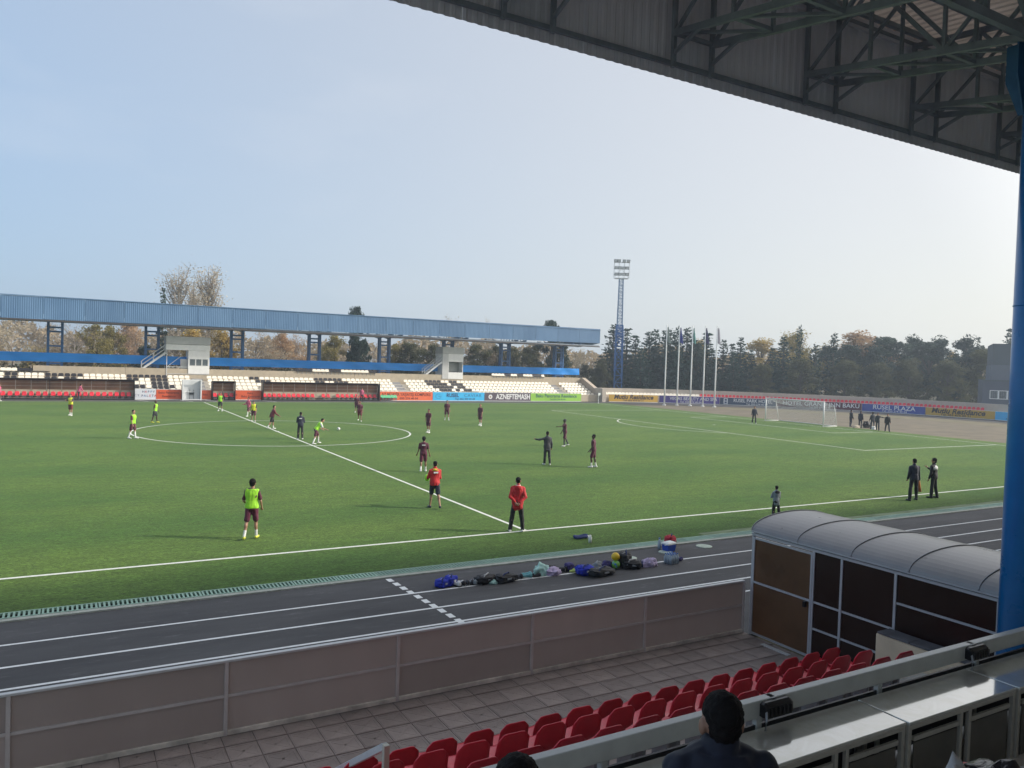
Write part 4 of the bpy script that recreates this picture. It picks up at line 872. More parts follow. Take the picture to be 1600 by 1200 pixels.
while t > 4:
    red = t < 60.6; x, y = bend(t, 39.35)
    seat(x, y, 1.12, 'red plastic seat of the curved row above the boards round the bend' if red else 'white plastic seat of the curved row above the boards, left of the flagpoles', 'red seats of the bend stand' if red else 'white seats of the bend stand', radians(t) + pi / 2, red_seat if red else far_seat_w, br=False)
    t -= 0.80 if red else 0.86; n += 1

# grey building at the right
bg = M('building_grey', (0.12, 0.135, 0.17), 0.7, 0.06, 0.4); bg2 = M('building_dark', (0.11, 0.13, 0.145), 0.7, 0.06, 0.4)
bd = empty('grey_building', (97.7, 6.56, 0), radians(-58), label='dark grey two storey building beyond the bend stand at the right edge', cat='building')
MB().bb((0.0, -2.0, 0), (14, 9, 5.15)).build('lower_storey', bg, bd); MB().bb((0.9, -1.6, 5.15), (14, 9, 7.2)).build('middle_band', M('building_band', (0.15, 0.17, 0.205), 0.7, 0.05, 0.4), bd); MB().bb((1.0, -1.5, 7.2), (14, 9, 10.1)).build('upper_storey', bg2, bd)
MB().bb((-0.05, -2.06, 4.95), (14, -2.003, 5.17)).build('cornice', bg2, bd)
for i in range(4):
    a = 0.85 + i * 1.02; f_ = MB(); f_.bb((a, -2.07, 2.55), (a + 0.09, -2.003, 3.75)); f_.bb((a + 0.92, -2.07, 2.55), (a + 1.01, -2.003, 3.75)); f_.bb((a + 0.09, -2.07, 2.55), (a + 0.92, -2.003, 2.64)); f_.bb((a + 0.09, -2.07, 3.66), (a + 0.92, -2.003, 3.75))
    w_ = f_.build('window', white_paint, bd); MB().bb((a + 0.09, -2.04, 2.64), (a + 0.92, -2.01, 3.66)).build('pane', M('window_pane', (0.16, 0.18, 0.19), 0.25, 0.4, 3), w_)
    gb = MB()
    for j in range(4): gb.bb((a + 0.12 + j * 0.22, -2.06, 2.64), (a + 0.14 + j * 0.22, -2.045, 3.66))
    gb.build('grille', grey_steel, w_)
# ------------------------------------------------------------------ floodlight tower
ft = empty('floodlight_tower', (70.5, 53.6, 0), radians(-30), label='tall blue lattice floodlight tower with a white lamp rack', cat='floodlight')
tb = M('tower_blue', (0.022, 0.115, 0.34), 0.45, 0.12, 2); tw_ = M('tower_pale', (0.20, 0.30, 0.45), 0.45, 0.1, 2)
def lattice(z0, z1, w0, w1, nb, mat, nm, t=0.11):
    mb = MB(); c = [(-1, -1), (1, -1), (1, 1), (-1, 1)]
    def P(k, z): w = w0 + (w1 - w0) * (z - z0) / (z1 - z0); return (c[k][0] * w / 2, c[k][1] * w / 2, z)
    for k in range(4): mb.beam(P(k, z0), P(k, z1), t, t, up=(0, 1, 0))
    for i in range(nb):
        a, b_ = z0 + (z1 - z0) * i / nb, z0 + (z1 - z0) * (i + 1) / nb
        for k in range(4):
            k2 = (k + 1) % 4; mb.beam(P(k, a), P(k2, b_), t * .6, t * .6) if i % 2 == 0 else mb.beam(P(k2, a), P(k, b_), t * .6, t * .6); mb.beam(P(k, b_), P(k2, b_), t * .6, t * .6)
    mb.build(nm, mat, ft)
lattice(0, 10.0, 1.3, 1.15, 8, tb, 'lower_mast', 0.19); lattice(10.0, 12.5, 1.15, 1.0, 5, tb, 'middle_mast', 0.22); lattice(12.5, 20.6, 0.86, 0.66, 14, tw_, 'upper_mast', 0.12)
for z, w in ((8.8, 1.7), (10.6, 1.6)):
    pl = MB(); pl.bb((-w / 2, -w / 2, z), (w / 2, w / 2, z + 0.08)); pl.bb((-w / 2, -w / 2, z + 0.9), (w / 2, -w / 2 + 0.06, z + 0.98)); pl.bb((-w / 2, w / 2 - .06, z + 0.9), (w / 2, w / 2, z + 0.98))
    for x in (-w / 2 + .03, w / 2 - .03):
        for y in (-w / 2 + .03, w / 2 - .03): pl.bb((x - .03, y - .03, z), (x + .03, y + .03, z + .98))
    pl.build('platform', tb, ft)
rk = MB(); rk.bb((-1.15, -0.5, 20.55), (1.15, 0.5, 20.68))
for z in (21.3, 22.3, 23.4):
    rk.bb((-1.38, -0.05, z - 0.05), (1.38, 0.05, z + 0.05))
for x in (-1.3, -0.45, 0.45, 1.3): rk.bb((x - 0.04, -0.04, 20.68), (x + 0.04, 0.04, 23.6))
rk.beam((-1.3, 0, 20.7), (0, 0, 22.3), 0.05, 0.05); rk.beam((1.3, 0, 20.7), (0, 0, 22.3), 0.05, 0.05); rk.build('lamp_rack', white_steel, ft)
lampm = M('lamp_housing', (0.16, 0.17, 0.18), 0.4, 0.1, 4); lens_m = M('lamp_glass', (0.55, 0.58, 0.60), 0.15, 0.1, 4)
lm = MB(); lm.rings([[(-.26, .22, -.2), (.26, .22, -.2), (.26, .22, .2), (-.26, .22, .2)], [(-.30, -.12, -.26), (.30, -.12, -.26), (.30, -.12, .26), (-.30, -.12, .26)]]); lm = lm.mesh('floodlight', lampm)
ln = MB().bb((-.24, -.14, -.2), (.24, -.122, .2)).mesh('lens', lens_m)
for z in (21.35, 22.45, 23.65):
    for x in ((-1.1, -0.52, 0.38, 1.1) if z > 23 else (-0.95, -0.33, 0.33, 0.95)):
        o = put('floodlight', lm, ft, (x, -0.25, z), (radians(18), 0, 0)); put('lens', ln, o)
# ------------------------------------------------------------------ flagpoles
fl_c = [('faded grey green flag', (0.20, 0.25, 0.24)), ('dark blue flag', (0.03, 0.045, 0.25)), ('teal green flag', (0.12, 0.30, 0.28)), ('navy flag', (0.06, 0.06, 0.15)), ('pale lilac flag', (0.42, 0.40, 0.45))]
for i, ((x, y), (nm, c)) in enumerate(zip([(61.3, 30.6), (63.4, 30.3), (64.9, 29.2), (66.0, 27.8), (66.9, 26.4)], fl_c)):
    f = empty('flagpole', (x, y, -0.02), radians(-30), label=f'white flagpole with a limp {nm}, ' + ['farthest left of the five', 'second from the left of the five', 'in the middle of the five', 'fourth from the left of the five', 'farthest right of the five'][i], cat='flagpole', group='flagpoles behind the goal')
    MB().tube([(0, 0, 0.1), (0, 0, 4), (0, 0, 8), (0, 0, 11.4)], [0.115, 0.10, 0.085, 0.065], 10).build('pole', white_paint, f, smooth=True)
    MB().tube([(0, 0, -0.01), (0, 0, 0.12)], 0.26, 12).build('base', white_paint, f); MB().ball((0, 0, 11.45), 0.09, 8, 6).build('finial', white_paint, f)
    rows = []
    for j in range(11):
        t_ = j / 10; row = []
        for k in range(9):
            u_ = k / 8; row.append((0.08 + u_ * (0.16 + 0.34 * t_) + 0.03 * sin(9 * u_ + 5 * t_ + i), 0.10 * sin(u_ * 9 + i * 2 + t_ * 2) * (0.5 + t_), 11.2 - 2.1 * t_ - 0.25 * u_ * t_))
        rows.append(row)
    mb = MB(); mb.rings(rows, closed=False); mb.build('flag', M('flag_%s' % nm.replace(' ', '_'), c, 0.8, 0.15, 2, transl=0.3), f, smooth=True)
# corner flag
cf = empty('corner_flag', (HL - 0.1, HW - 0.1, 0.02), label='small corner flag on a thin pale pole at the far corner of the pitch', cat='corner flag')
MB().tube([(0, 0, 0), (0, 0, 1.55)], 0.035, 6).build('pole', white_paint, cf); mb = MB(); mb.rings([[(0.02, 0, 1.15), (0.2, 0.08, 1.12), (0.36, 0.02, 1.15)], [(0.02, 0, 1.5), (0.2, 0.08, 1.48), (0.38, 0.0, 1.5)]], closed=False); mb.build('pennant', white_paint, cf)
# ------------------------------------------------------------------ goal
gl = empty('football_goal', (HL, 0, 0.02), label='white football goal with net at the right-hand end of the pitch', cat='goal')
gp = M('goal_white', (0.78, 0.78, 0.77), 0.35, 0.03, 5)
for s in (-1, 1):
    MB().tube([(0, s * 3.66, 0), (0, s * 3.66, 2.5)], 0.06, 12).build('goalpost', gp, gl, smooth=True)
    MB().tube([(2.05, s * 3.66, 0), (1.55, s * 3.66, 2.0)], 0.032, 8).build('rear_post', gp, gl, smooth=True)
    MB().tube([(0.05, s * 3.66, 0.04), (2.05, s * 3.66, 0.04)], 0.04, 8).build('ground_bar', gp, gl, smooth=True)
MB().tube([(0, -3.72, 2.44), (0, 3.72, 2.44)], 0.06, 12).build('crossbar', gp, gl, smooth=True); MB().tube([(2.05, -3.66, 0.04), (2.05, 3.66, 0.04)], 0.035, 8).build('ground_bar', gp, gl, smooth=True)
nm_ = MB(); S = 0.009
def sag(y): return -0.30 * sin(pi * (y + 3.66) / 7.32) ** 0.8
ys = [-3.66 + 7.32 * i / 50 for i in range(51)]
for y in ys:
    nm_.beam((0.04, y, 2.42), (1.5, y, 2.0 + sag(y)), S, S); nm_.beam((1.5, y, 2.0 + sag(y)), (2.03, y, 0.06), S, S)
for j in range(1, 12):
    t_ = j / 12
    for i in range(10):
        a, b_ = ys[i * 5], ys[i * 5 + 5]
        nm_.beam((0.04 + 1.46 * t_, a, 2.42 + (-.42 + sag(a)) * t_), (0.04 + 1.46 * t_, b_, 2.42 + (-.42 + sag(b_)) * t_), S, S)
for j in range(15):
    t_ = j / 14
    for i in range(10):
        a, b_ = ys[i * 5], ys[i * 5 + 5]; w_ = 0.035 if j == 0 else S
        nm_.beam((1.5 + .53 * t_, a, (2.0 + sag(a)) * (1 - t_) + .06 * t_), (1.5 + .53 * t_, b_, (2.0 + sag(b_)) * (1 - t_) + .06 * t_), w_, w_)
for s in (-3.66, 3.66):
    for j in range(14): nm_.beam((0.04, s, 2.4 - j * 0.17), (1.5 + 0.038 * j, s, max(0.06, 2.0 - j * 0.14)), S, S)
    for j in range(1, 14): nm_.beam((j * 0.14, s, 2.42 - j * 0.036), (j * 0.145, s, 0.05), S, S)
nm_.build('net', M('net_cord', (0.55, 0.56, 0.55), 0.8, 0.05, 5), gl)
# parked teal lorry-like cabin beyond the gap, left of the bend stand
cbn = empty('teal_cabin', (62.3, 55.6, 0), radians(-10), label='small teal and white cabin beyond the gap between the two stands', cat='cabin')
MB().bb((-1.6, -1.2, 0.3), (1.6, 1.2, 2.3)).build('body', M('cabin_teal', (0.10, 0.20, 0.23), 0.6, 0.2, 1), cbn); MB().bb((-1.7, -1.3, 2.3), (1.7, 1.3, 2.5)).build('roof', white_paint, cbn); MB().bb((-0.9, -1.23, 0.95), (0.7, -1.203, 1.8)).build('window', glass_d, cbn); MB().bb((-1.5, -1.0, 0), (1.5, 1.0, 0.3)).build('plinth', concrete, cbn)
# ------------------------------------------------------------------ people
PEND = []                    # (object, voxel) surfaces that are fused by a remesh, all evaluated together
skin_m = M('skin', (0.36, 0.20, 0.135), 0.55, 0.08, 6); skin_d = M('skin_dark', (0.07, 0.04, 0.028), 0.5, 0.1, 6); skin_t = M('skin_tan', (0.25, 0.13, 0.085), 0.55, 0.08, 6)
hair_m = M('hair_black', (0.010, 0.008, 0.008), 0.75, 0.3, 40, spec=0.2, bump=0.4, bscale=120); hair_g = M('hair_brown', (0.035, 0.022, 0.016), 0.6, 0.3, 30); eye_m = M('eye', (0.02, 0.015, 0.015), 0.2, 0.1, 3)
def cloth(n, c, rough=0.75, **k): return M('cloth_' + n, c, rough, 0.16, 7, bump=0.35, bscale=9, sheen=0.15, **k)
C_burg = cloth('burgundy', (0.085, 0.012, 0.03)); C_burg2 = cloth('burgundy_shorts', (0.10, 0.012, 0.035)); C_bib = cloth('lime_bib', (0.33, 0.72, 0.03)); C_yel = cloth('yellow_bib', (0.62, 0.66, 0.03)); C_red = cloth('red_jacket', (0.52, 0.018, 0.022)); C_pink = cloth('pink_top', (0.52, 0.10, 0.18))
C_navy = cloth('navy', (0.012, 0.016, 0.035)); C_black = cloth('black', (0.010, 0.010, 0.013)); C_dkgrey = cloth('dark_grey', (0.03, 0.032, 0.04)); C_white = cloth('white', (0.70, 0.70, 0.68)); C_grey = cloth('grey_jacket', (0.22, 0.25, 0.27)); C_jeans = cloth('dark_jeans', (0.02, 0.025, 0.04)); C_maroon = cloth('maroon', (0.16, 0.02, 0.03))
C_shoe_y = cloth('yellow_boots', (0.60, 0.62, 0.05), 0.4); C_shoe_w = cloth('white_boots', (0.68, 0.68, 0.66), 0.4); C_navjkt = cloth('navy_jacket', (0.010, 0.013, 0.030)); C_yellow = cloth('yellow_trim', (0.65, 0.5, 0.03))

def pending(name, mb, mats, vox, parent=None, **kw):
    o = mb.build(name, mats, parent, **kw); PEND.append((o, vox, None)); return o

def dirv(side, swing, abd):
    s, a = radians(swing), radians(abd); return Vector((side * sin(a), sin(s) * cos(a), -cos(s) * cos(a)))

def person(x, y, face, label, top='shirt', bottom='shorts', bib=None, skin=None, hair='short', H=1.76, shirt=None, pants=None, socks=None, shoes=None,
           lean=3, aL=(8, 10, 18, 5), aR=(-8, 10, 18, 5), lL=(6, 4, 6), lR=(-6, 4, 8), head=(0, 0), group=None, back_print=None, vox=0.02, z0=None, sit=False, fingers=True, extras=None, neck_len=0.135):
    """aX = (swing fwd, abduct, elbow flex, forearm inward) ; lX = (swing fwd, abduct, knee flex)"""
    skin = skin or skin_m; k = H / 1.78; ln = radians(lean)
    up = Vector((0, sin(ln), cos(ln))); fw = Vector((0, cos(ln), -sin(ln))); rt = Vector((1, 0, 0))
    hip = Vector((0, 0, 0)); J = {}
    def sp(s): return hip + up * (s * k)
    for side, nm, a, l in ((-1, 'L', aL, lL), (1, 'R', aR, lR)):
        sh = sp(0.447) + rt * (side * 0.172 * k); J['sh' + nm] = sh
        d = dirv(side, a[0] - lean * 0.3, a[1]); el = sh + d * (0.285 * k); J['el' + nm] = el
        fa = dirv(side, a[0] + a[2], a[1] - a[3]) if len(a) < 6 else dirv(side, a[4], a[5]); wr = el + fa * (0.25 * k); J['wr' + nm] = wr; J['hd' + nm] = wr + fa * (0.085 * k); J['fa' + nm] = fa
        hp = hip + rt * (side * 0.088 * k) + Vector((0, 0, -0.02 * k)); J['hp' + nm] = hp
        kn = hp + dirv(side, l[0], l[1]) * (0.43 * k); J['kn' + nm] = kn
        an = kn + dirv(side, l[0] - l[2], l[1] * 0.7) * (0.42 * k); J['an' + nm] = an
        toe_dir = Vector((side * 0.18, 1, -0.04 if l[2] < 25 else -0.5)).normalized(); J['to' + nm] = an + Vector((0, 0, -0.05 * k)) + toe_dir * (0.16 * k); J['he' + nm] = an + Vector((0, -0.03 * k, -0.045 * k))
    neck = sp(0.56); hy, hp_ = radians(head[0]), radians(head[1]); hd_up = (Matrix.Rotation(-hp_, 3, 'X') @ up.lerp(Vector((0, 0, 1)), 0.5)).normalized()
    hrot = Matrix.Rotation(hy, 3, 'Z') @ Matrix.Rotation(-hp_, 3, 'X'); hc = neck + hd_up * (neck_len * k)
    low = min(J['to' + n].z - 0.035 * k for n in 'LR'); low = min(low, min(J['he' + n].z - 0.042 * k for n in 'LR'))
    base = Vector((0, 0, -low)) if not sit else Vector((0, 0, 0))
    def torso(infl, s0, s1, mb, n=14):
        secs = [(-0.09, .135, .095), (-0.04, .162, .108), (0.03, .165, .112), (.11, .152, .105), (.19, .142, .098), (.28, .158, .108), (.37, .178, .118), (.44, .178, .108), (.49, .150, .088), (.53, .095, .070), (.56, .062, .060)]
        rg = []
        pts = [s for s in secs if s0 - 1e-6 <= s[0] <= s1 + 1e-6]
        for s, w, d in pts:
            c = sp(s) + fw * (0.012 * sin(s * 5)) ; w_, d_ = (w + infl) * k, (d + infl) * k
            rg.append([c + rt * (w_ * cos(2 * pi * i / n)) + fw * (d_ * sin(2 * pi * i / n)) for i in range(n)])
        mb.rings(rg)
    heading = radians(face) - pi / 2
    zb_ = (z0 if z0 is not None else 0.02)
    T = Matrix.Translation(base)
    B = MB(); torso(0, -0.09, 0.56, B)
    B.capsule(sp(0.50), 0.066 * k, hc + hd_up * (-0.03 * k), 0.055 * k)
    B.ball(hc + hd_up * (0.02 * k), (0.076 * k, 0.096 * k, 0.105 * k), 12, 9, rot=hrot); B.ball(hc + hrot @ Vector((0, 0.028 * k, -0.065 * k)), (0.055 * k, 0.062 * k, 0.055 * k), 10, 7, rot=hrot)
    B.ball(hc + hrot @ Vector((0, 0.102 * k, -0.008 * k)), (0.014 * k, 0.022 * k, 0.024 * k), 8, 6, rot=hrot)
    for s in (-1, 1): B.ball(hc + hrot @ Vector((s * 0.083 * k, -0.008 * k, -0.012 * k)), (0.015 * k, 0.026 * k, 0.037 * k), 8, 6, rot=hrot)
    for nm in 'LR':
        B.ball(J['sh' + nm], 0.056 * k, 10, 7); B.capsule(sp(0.535), 0.05 * k, J['sh' + nm], 0.05 * k); B.capsule(J['sh' + nm], 0.052 * k, J['el' + nm], 0.040 * k); B.capsule(J['el' + nm], 0.041 * k, J['wr' + nm], 0.027 * k); B.capsule(J['wr' + nm], 0.028 * k, J['hd' + nm], 0.032 * k, 8)
        B.capsule(J['hp' + nm], 0.088 * k, J['kn' + nm], 0.056 * k, 12); B.capsule(J['kn' + nm], 0.057 * k, J['an' + nm], 0.036 * k, 12); m_ = J['kn' + nm].lerp(J['an' + nm], 0.3) + Vector((0, -0.016 * k, 0)); B.ball(m_, (0.052 * k, 0.056 * k, 0.10 * k))
        B.capsule(J['he' + nm], 0.038 * k, J['to' + nm], 0.030 * k, 8)
    def fin(mb): mb.v = [tuple(Vector(v) + base) for v in mb.v]; return mb
    body = pending('person', fin(B), [skin, eye_m], vox * 0.85); body.location = (x, y, zb_); body.rotation_euler = (0, 0, heading); tag(body, label, 'person', group)
    # fingers and eyes join the body after it is fused
    ex = MB()
    if fingers:
        for side, nm in ((-1, 'L'), (1, 'R')):
            fa = J['fa' + nm]; a_, sd, u_, _ = frame_of((0, 0, 0), fa, (0, 1, 0.01))
            for q, (off, ln_) in enumerate(((-0.024, .062), (-0.008, .072), (0.008, .068), (0.023, .054))):
                p0 = J['hd' + nm] + sd * (off * k); p1 = p0 + fa * (ln_ * .55 * k) + u_ * (0.006 * k); p2 = p1 + fa * (ln_ * .40 * k) + u_ * (0.022 * k); ex.tube([p0 + base, p1 + base, p2 + base], [0.010 * k, 0.009 * k, 0.007 * k], 6)
            p0 = J['wr' + nm].lerp(J['hd' + nm], 0.45) + sd * (-0.026 * k); p1 = p0 + fa * (.03 * k) - sd * (0.022 * k); p2 = p1 + fa * (.03 * k) - sd * 0.004; ex.tube([p0 + base, p1 + base, p2 + base], [0.012 * k, 0.010 * k, 0.008 * k], 6)
    for s in (-1, 1): ex.ball(hc + base + hrot @ Vector((s * 0.030 * k, 0.092 * k, 0.022 * k)), 0.009 * k, 6, 5, mi=1)
    PEND[-1] = (body, vox * 0.85, ex)
    # clothes
    if top:
        S = MB(); torso(0.018 if top == 'shirt' else 0.032, -0.09 if top != 'coat' else -0.09, 0.53, S)
        if top == 'coat': S.capsule(sp(-0.03) - rt * (.055 * k), 0.135 * k, sp(-0.13) - rt * (.055 * k), 0.135 * k); S.capsule(sp(-0.03) + rt * (.055 * k), 0.135 * k, sp(-0.13) + rt * (.055 * k), 0.135 * k)
        for nm in 'LR':
            S.ball(J['sh' + nm], (0.070 if top == 'shirt' else 0.076) * k); S.capsule(sp(0.522), (0.058 if top == 'shirt' else 0.070) * k, J['sh' + nm], (0.064 if top == 'shirt' else 0.072) * k)
            if top == 'shirt': S.capsule(J['sh' + nm], 0.072 * k, J['sh' + nm].lerp(J['el' + nm], 0.72), 0.066 * k)
            else: S.capsule(J['sh' + nm], 0.074 * k, J['el' + nm], 0.062 * k); S.capsule(J['el' + nm], 0.062 * k, J['el' + nm].lerp(J['wr' + nm], 0.95), 0.046 * k)
        if top in ('jacket', 'coat'): S.capsule(sp(0.51), 0.088 * k, sp(0.57) - fw * 0.008, 0.074 * k)
        pending('jacket' if top != 'shirt' else 'shirt', fin(S), shirt or C_burg, vox, body)
    if bib:
        S = MB(); torso(0.034, -0.04, 0.53, S)
        for nm in 'LR': S.ball(J['sh' + nm] - rt * ((1 if nm == 'R' else -1) * 0.03 * k) + Vector((0, 0, .01)), (0.07 * k, 0.088 * k, 0.085 * k))
        pending('training_bib', fin(S), bib, vox, body)
    S = MB(); torso(0.022, -0.09, 0.11, S)
    for nm in 'LR':
        if bottom == 'shorts':
            S.capsule(J['hp' + nm], 0.108 * k, J['hp' + nm].lerp(J['kn' + nm], 0.80), 0.098 * k)
        else:
            S.capsule(J['hp' + nm], 0.102 * k, J['kn' + nm], 0.076 * k); S.capsule(J['kn' + nm], 0.084 * k, J['kn' + nm].lerp(J['an' + nm], 0.98), 0.066 * k)
    pending('shorts' if bottom == 'shorts' else 'trousers', fin(S), pants or C_burg2, vox, body)
    if bottom == 'shorts' and socks:
        S = MB()
        for nm in 'LR': S.capsule(J['kn' + nm].lerp(J['an' + nm], 0.25 if socks[1] else 0.62), (0.060 if socks[1] else 0.047) * k, J['an' + nm], 0.046 * k)
        pending('socks', fin(S), socks[0], vox * 0.8, body)
    for nm in 'LR':
        S = MB(); S.capsule(J['he' + nm], 0.048 * k, J['to' + nm], 0.038 * k, 10); S.ball(J['an' + nm] + Vector((0, .01 * k, -0.03 * k)), 0.046 * k); lowz = low
        S.v = [(a, b_, max(c, lowz)) for a, b_, c in S.v]; fin(S).build('shoe', shoes or C_black, body, smooth=True)
    if hair:
        S = MB()
        if hair == 'cap':
            S.ball(hc + hrot @ Vector((0, -0.004 * k, 0.055 * k)), (0.086 * k, 0.104 * k, 0.082 * k), 12, 8, rot=hrot); S.ball(hc + hrot @ Vector((0, 0.11 * k, 0.052 * k)), (0.065 * k, 0.07 * k, 0.012 * k), 10, 6, rot=hrot); S.ball(hc + hrot @ Vector((0, -0.03 * k, 0.01 * k)), (0.080 * k, 0.085 * k, 0.075 * k), 10, 7, rot=hrot)
        elif hair == 'big':
            S.ball(hc + hrot @ Vector((0, -0.022 * k, 0.045 * k)), (0.100 * k, 0.108 * k, 0.105 * k), 12, 9, rot=hrot); S.ball(hc + hrot @ Vector((0, -0.055 * k, -0.02 * k)), (0.080 * k, 0.062 * k, 0.075 * k), 10, 7, rot=hrot)
        else:
            S.ball(hc + hrot @ Vector((0, -0.018 * k, 0.050 * k)), (0.084 * k, 0.096 * k, 0.086 * k), 12, 9, rot=hrot); S.ball(hc + hrot @ Vector((0, -0.045 * k, 0.0)), (0.072 * k, 0.060 * k, 0.072 * k), 10, 7, rot=hrot)
        pending('hair' if hair != 'cap' else 'cap', fin(S), hair_m if hair != 'cap' else C_dkgrey, vox * 0.8, body)
    if back_print:
        s = sp(0.40) - fw * ((0.118 + 0.036) * k) + base; mb = MB(); mb.box((0, 0, 0), (0.17 * k, 0.012, 0.055 * k)); o = mb.build('back_print', back_print, body, loc=s, rot=(-ln, 0, 0)) 
    if extras: extras(body, J, base, k, sp, fw)
    return body

W_ = (C_white, True); Wl = (C_white, False); B_ = (C_burg, True)
P_ = person
P_(-8.0, -31.79, 66, 'player in a lime bib and burgundy shorts walking away, nearest to the camera', bib=C_bib, hair='big', socks=Wl, shoes=C_shoe_y, H=1.72, lL=(-8, 5, 14), lR=(10, 3, 8), aL=(2, 16, 55, 25), aR=(-4, 16, 40, 15), lean=4, vox=0.016)
P_(-9.23, -3.12, -35, 'bearded player in a lime bib standing at the left end of the centre circle', bib=C_bib, socks=W_, shoes=C_shoe_w, H=1.74, pants=C_burg, lL=(8, 5, 4), lR=(-8, 4, 8), aL=(-6, 8, 10, 0), aR=(6, 8, 15, 0))
P_(-7.03, 8.13, -20, 'bald headed player in a lime bib standing with legs apart beyond the centre circle', bib=C_bib, skin=skin_d, hair=None, socks=None, pants=C_dkgrey, shoes=C_shoe_y, H=1.7, lL=(10, 9, 5), lR=(-10, 9, 6))
P_(-12.45, 15.44, 235, 'player in a yellow bib with raised forearms in front of the left dugout', bib=C_yel, socks=Wl, shoes=C_shoe_w, shirt=C_dkgrey, pants=C_maroon, H=1.72, aL=(25, 25, 90, 50), aR=(25, 25, 90, 50))
P_(-11.7, 37.3, 20, 'person in a pink top bending beside the seats of the left dugout', top='jacket', shirt=C_pink, bottom='trousers', pants=C_black, lean=22, H=1.72, aL=(20, 8, 20, 0), aR=(25, 8, 25, 0), z0=0.0)
P_(-18.4, 34.5, 0, 'person in a pink red top cut off by the left edge of the picture', top='jacket', shirt=C_pink, socks=Wl, shoes=C_shoe_w, pants=C_burg2, H=1.7)
P_(-0.56, 20.01, 245, 'player in a lime bib standing on the halfway line before the short dugout', bib=C_bib, shirt=C_dkgrey, pants=C_dkgrey, skin=skin_t, socks=Wl, shoes=C_shoe_w, H=1.72, aL=(0, 22, 40, 30), aR=(0, 22, 40, 30), lL=(4, 7, 6), lR=(-4, 7, 6))
P_(0.72, 13.75, 200, 'player in a pink and white top jogging beside the yellow bibbed player', top='jacket', shirt=C_pink, pants=C_burg2, socks=W_, shoes=C_shoe_w, H=1.66, lL=(20, 3, 18), lR=(-14, 3, 38), aL=(-20, 8, 60, 10), aR=(25, 8, 60, 10))
P_(0.09, 8.49, 250, 'player in a bright yellow bib on the halfway line near the far arc', bib=C_yel, shirt=C_navy, hair='cap', pants=C_burg2, socks=None, shoes=C_shoe_w, H=1.66, lL=(8, 5, 5), lR=(-6, 5, 8))
P_(0.04, 1.79, 0, 'player in a long sleeved red top and black shorts leaning beside the centre spot', top='jacket', shirt=C_maroon, pants=C_black, socks=Wl, shoes=C_shoe_w, H=1.74, lean=12, lL=(14, 8, 10), lR=(-18, 6, 14), aL=(-25, 18, 10, 0), aR=(30, 14, 25, 0))
P_(0.19, -5.41, 75, 'coach in a navy tracksuit with his back turned inside the centre circle', top='jacket', shirt=C_navy, bottom='trousers', pants=C_black, H=1.74, shoes=C_shoe_w, aL=(12, 12, 90, 60), aR=(10, 14, 95, 60), back_print=k_white, lL=(2, 4, 4), lR=(-4, 4, 6))
P_(0.42, -8.12, 0, 'player in a lime bib and white leggings bending forward near the ball', bib=C_bib, shirt=C_white, socks=W_, shoes=C_shoe_w, pants=C_burg, H=1.72, lean=38, lL=(28, 12, 22), lR=(-10, 14, 12), aL=(15, 20, 45, 10), aR=(30, 16, 40, 10), head=(0, 12))
P_(11.59, 17.79, 240, 'burgundy clad player standing behind another one beyond the centre circle', socks=None, H=1.72, shoes=C_shoe_w, lL=(4, 4, 4), lR=(-4, 4, 6))
P_(8.46, 7.55, 250, 'burgundy clad player walking towards the camera past the far arc of the circle', socks=None, H=1.72, shoes=C_shoe_w, lL=(10, 3, 6), lR=(-12, 3, 22), skin=skin_t, pants=C_maroon)
P_(18.39, 36.3, 250, 'person in a pale pink top in front of the middle dugout', top='jacket', shirt=C_pink, bottom='trousers', pants=C_black, H=1.68, z0=0.0)
P_(10.11, -2.87, 215, 'burgundy clad player standing sideways just right of the centre circle', socks=Wl, H=1.76, shoes=C_shoe_w, lL=(6, 3, 4), lR=(-5, 3, 8), aL=(10, 8, 20, 5), aR=(5, 8, 40, 20), skin=skin_t)
P_(16.64, 8.02, 250, 'burgundy clad player facing the camera in front of the cyan board', socks=Wl, H=1.78, shoes=C_shoe_w, lL=(3, 6, 3), lR=(-3, 6, 5))
P_(16.9, 2.08, 210, 'burgundy clad player with turned shoulders in front of the dark grey board', socks=Wl, H=1.84, shoes=C_shoe_w, lL=(8, 6, 5), lR=(-10, 5, 10), head=(30, 0))
P_(1.98, -20.9, 68, 'burgundy clad player walking away with a white back print near the halfway line', socks=Wl, H=1.68, shoes=C_shoe_w, back_print=k_white, hair='big', lL=(-10, 3, 20), lR=(12, 3, 5), aL=(5, 14, 20, 0), aR=(-5, 14, 20, 0), skin=skin_t, vox=0.018)
def carry_bib(body, J, base, k, sp, fw):
    mb = MB(); mb.ball(J['hdL'] + base + Vector((-0.02, 0.03, -0.02)), (0.10, 0.11, 0.13), 10, 8); mb.build('held_bib', C_bib, body, smooth=True)
    mb = MB(); mb.tube([sp(0.47) + base, sp(0.545) + base], [0.16 * k, 0.092 * k], 14); mb.build('yellow_collar', C_yellow, body, smooth=True)
P_(-1.21, -29.35, 80, 'man in a red and yellow jacket and dark shorts carrying a lime bib', top='jacket', shirt=C_red, pants=C_navy, socks=None, shoes=C_navy, H=1.70, back_print=k_white, lL=(12, 3, 6), lR=(-14, 4, 16), aL=(15, 16, 70, 30), aR=(18, 10, 85, 50), skin=skin_m, vox=0.016, extras=carry_bib)
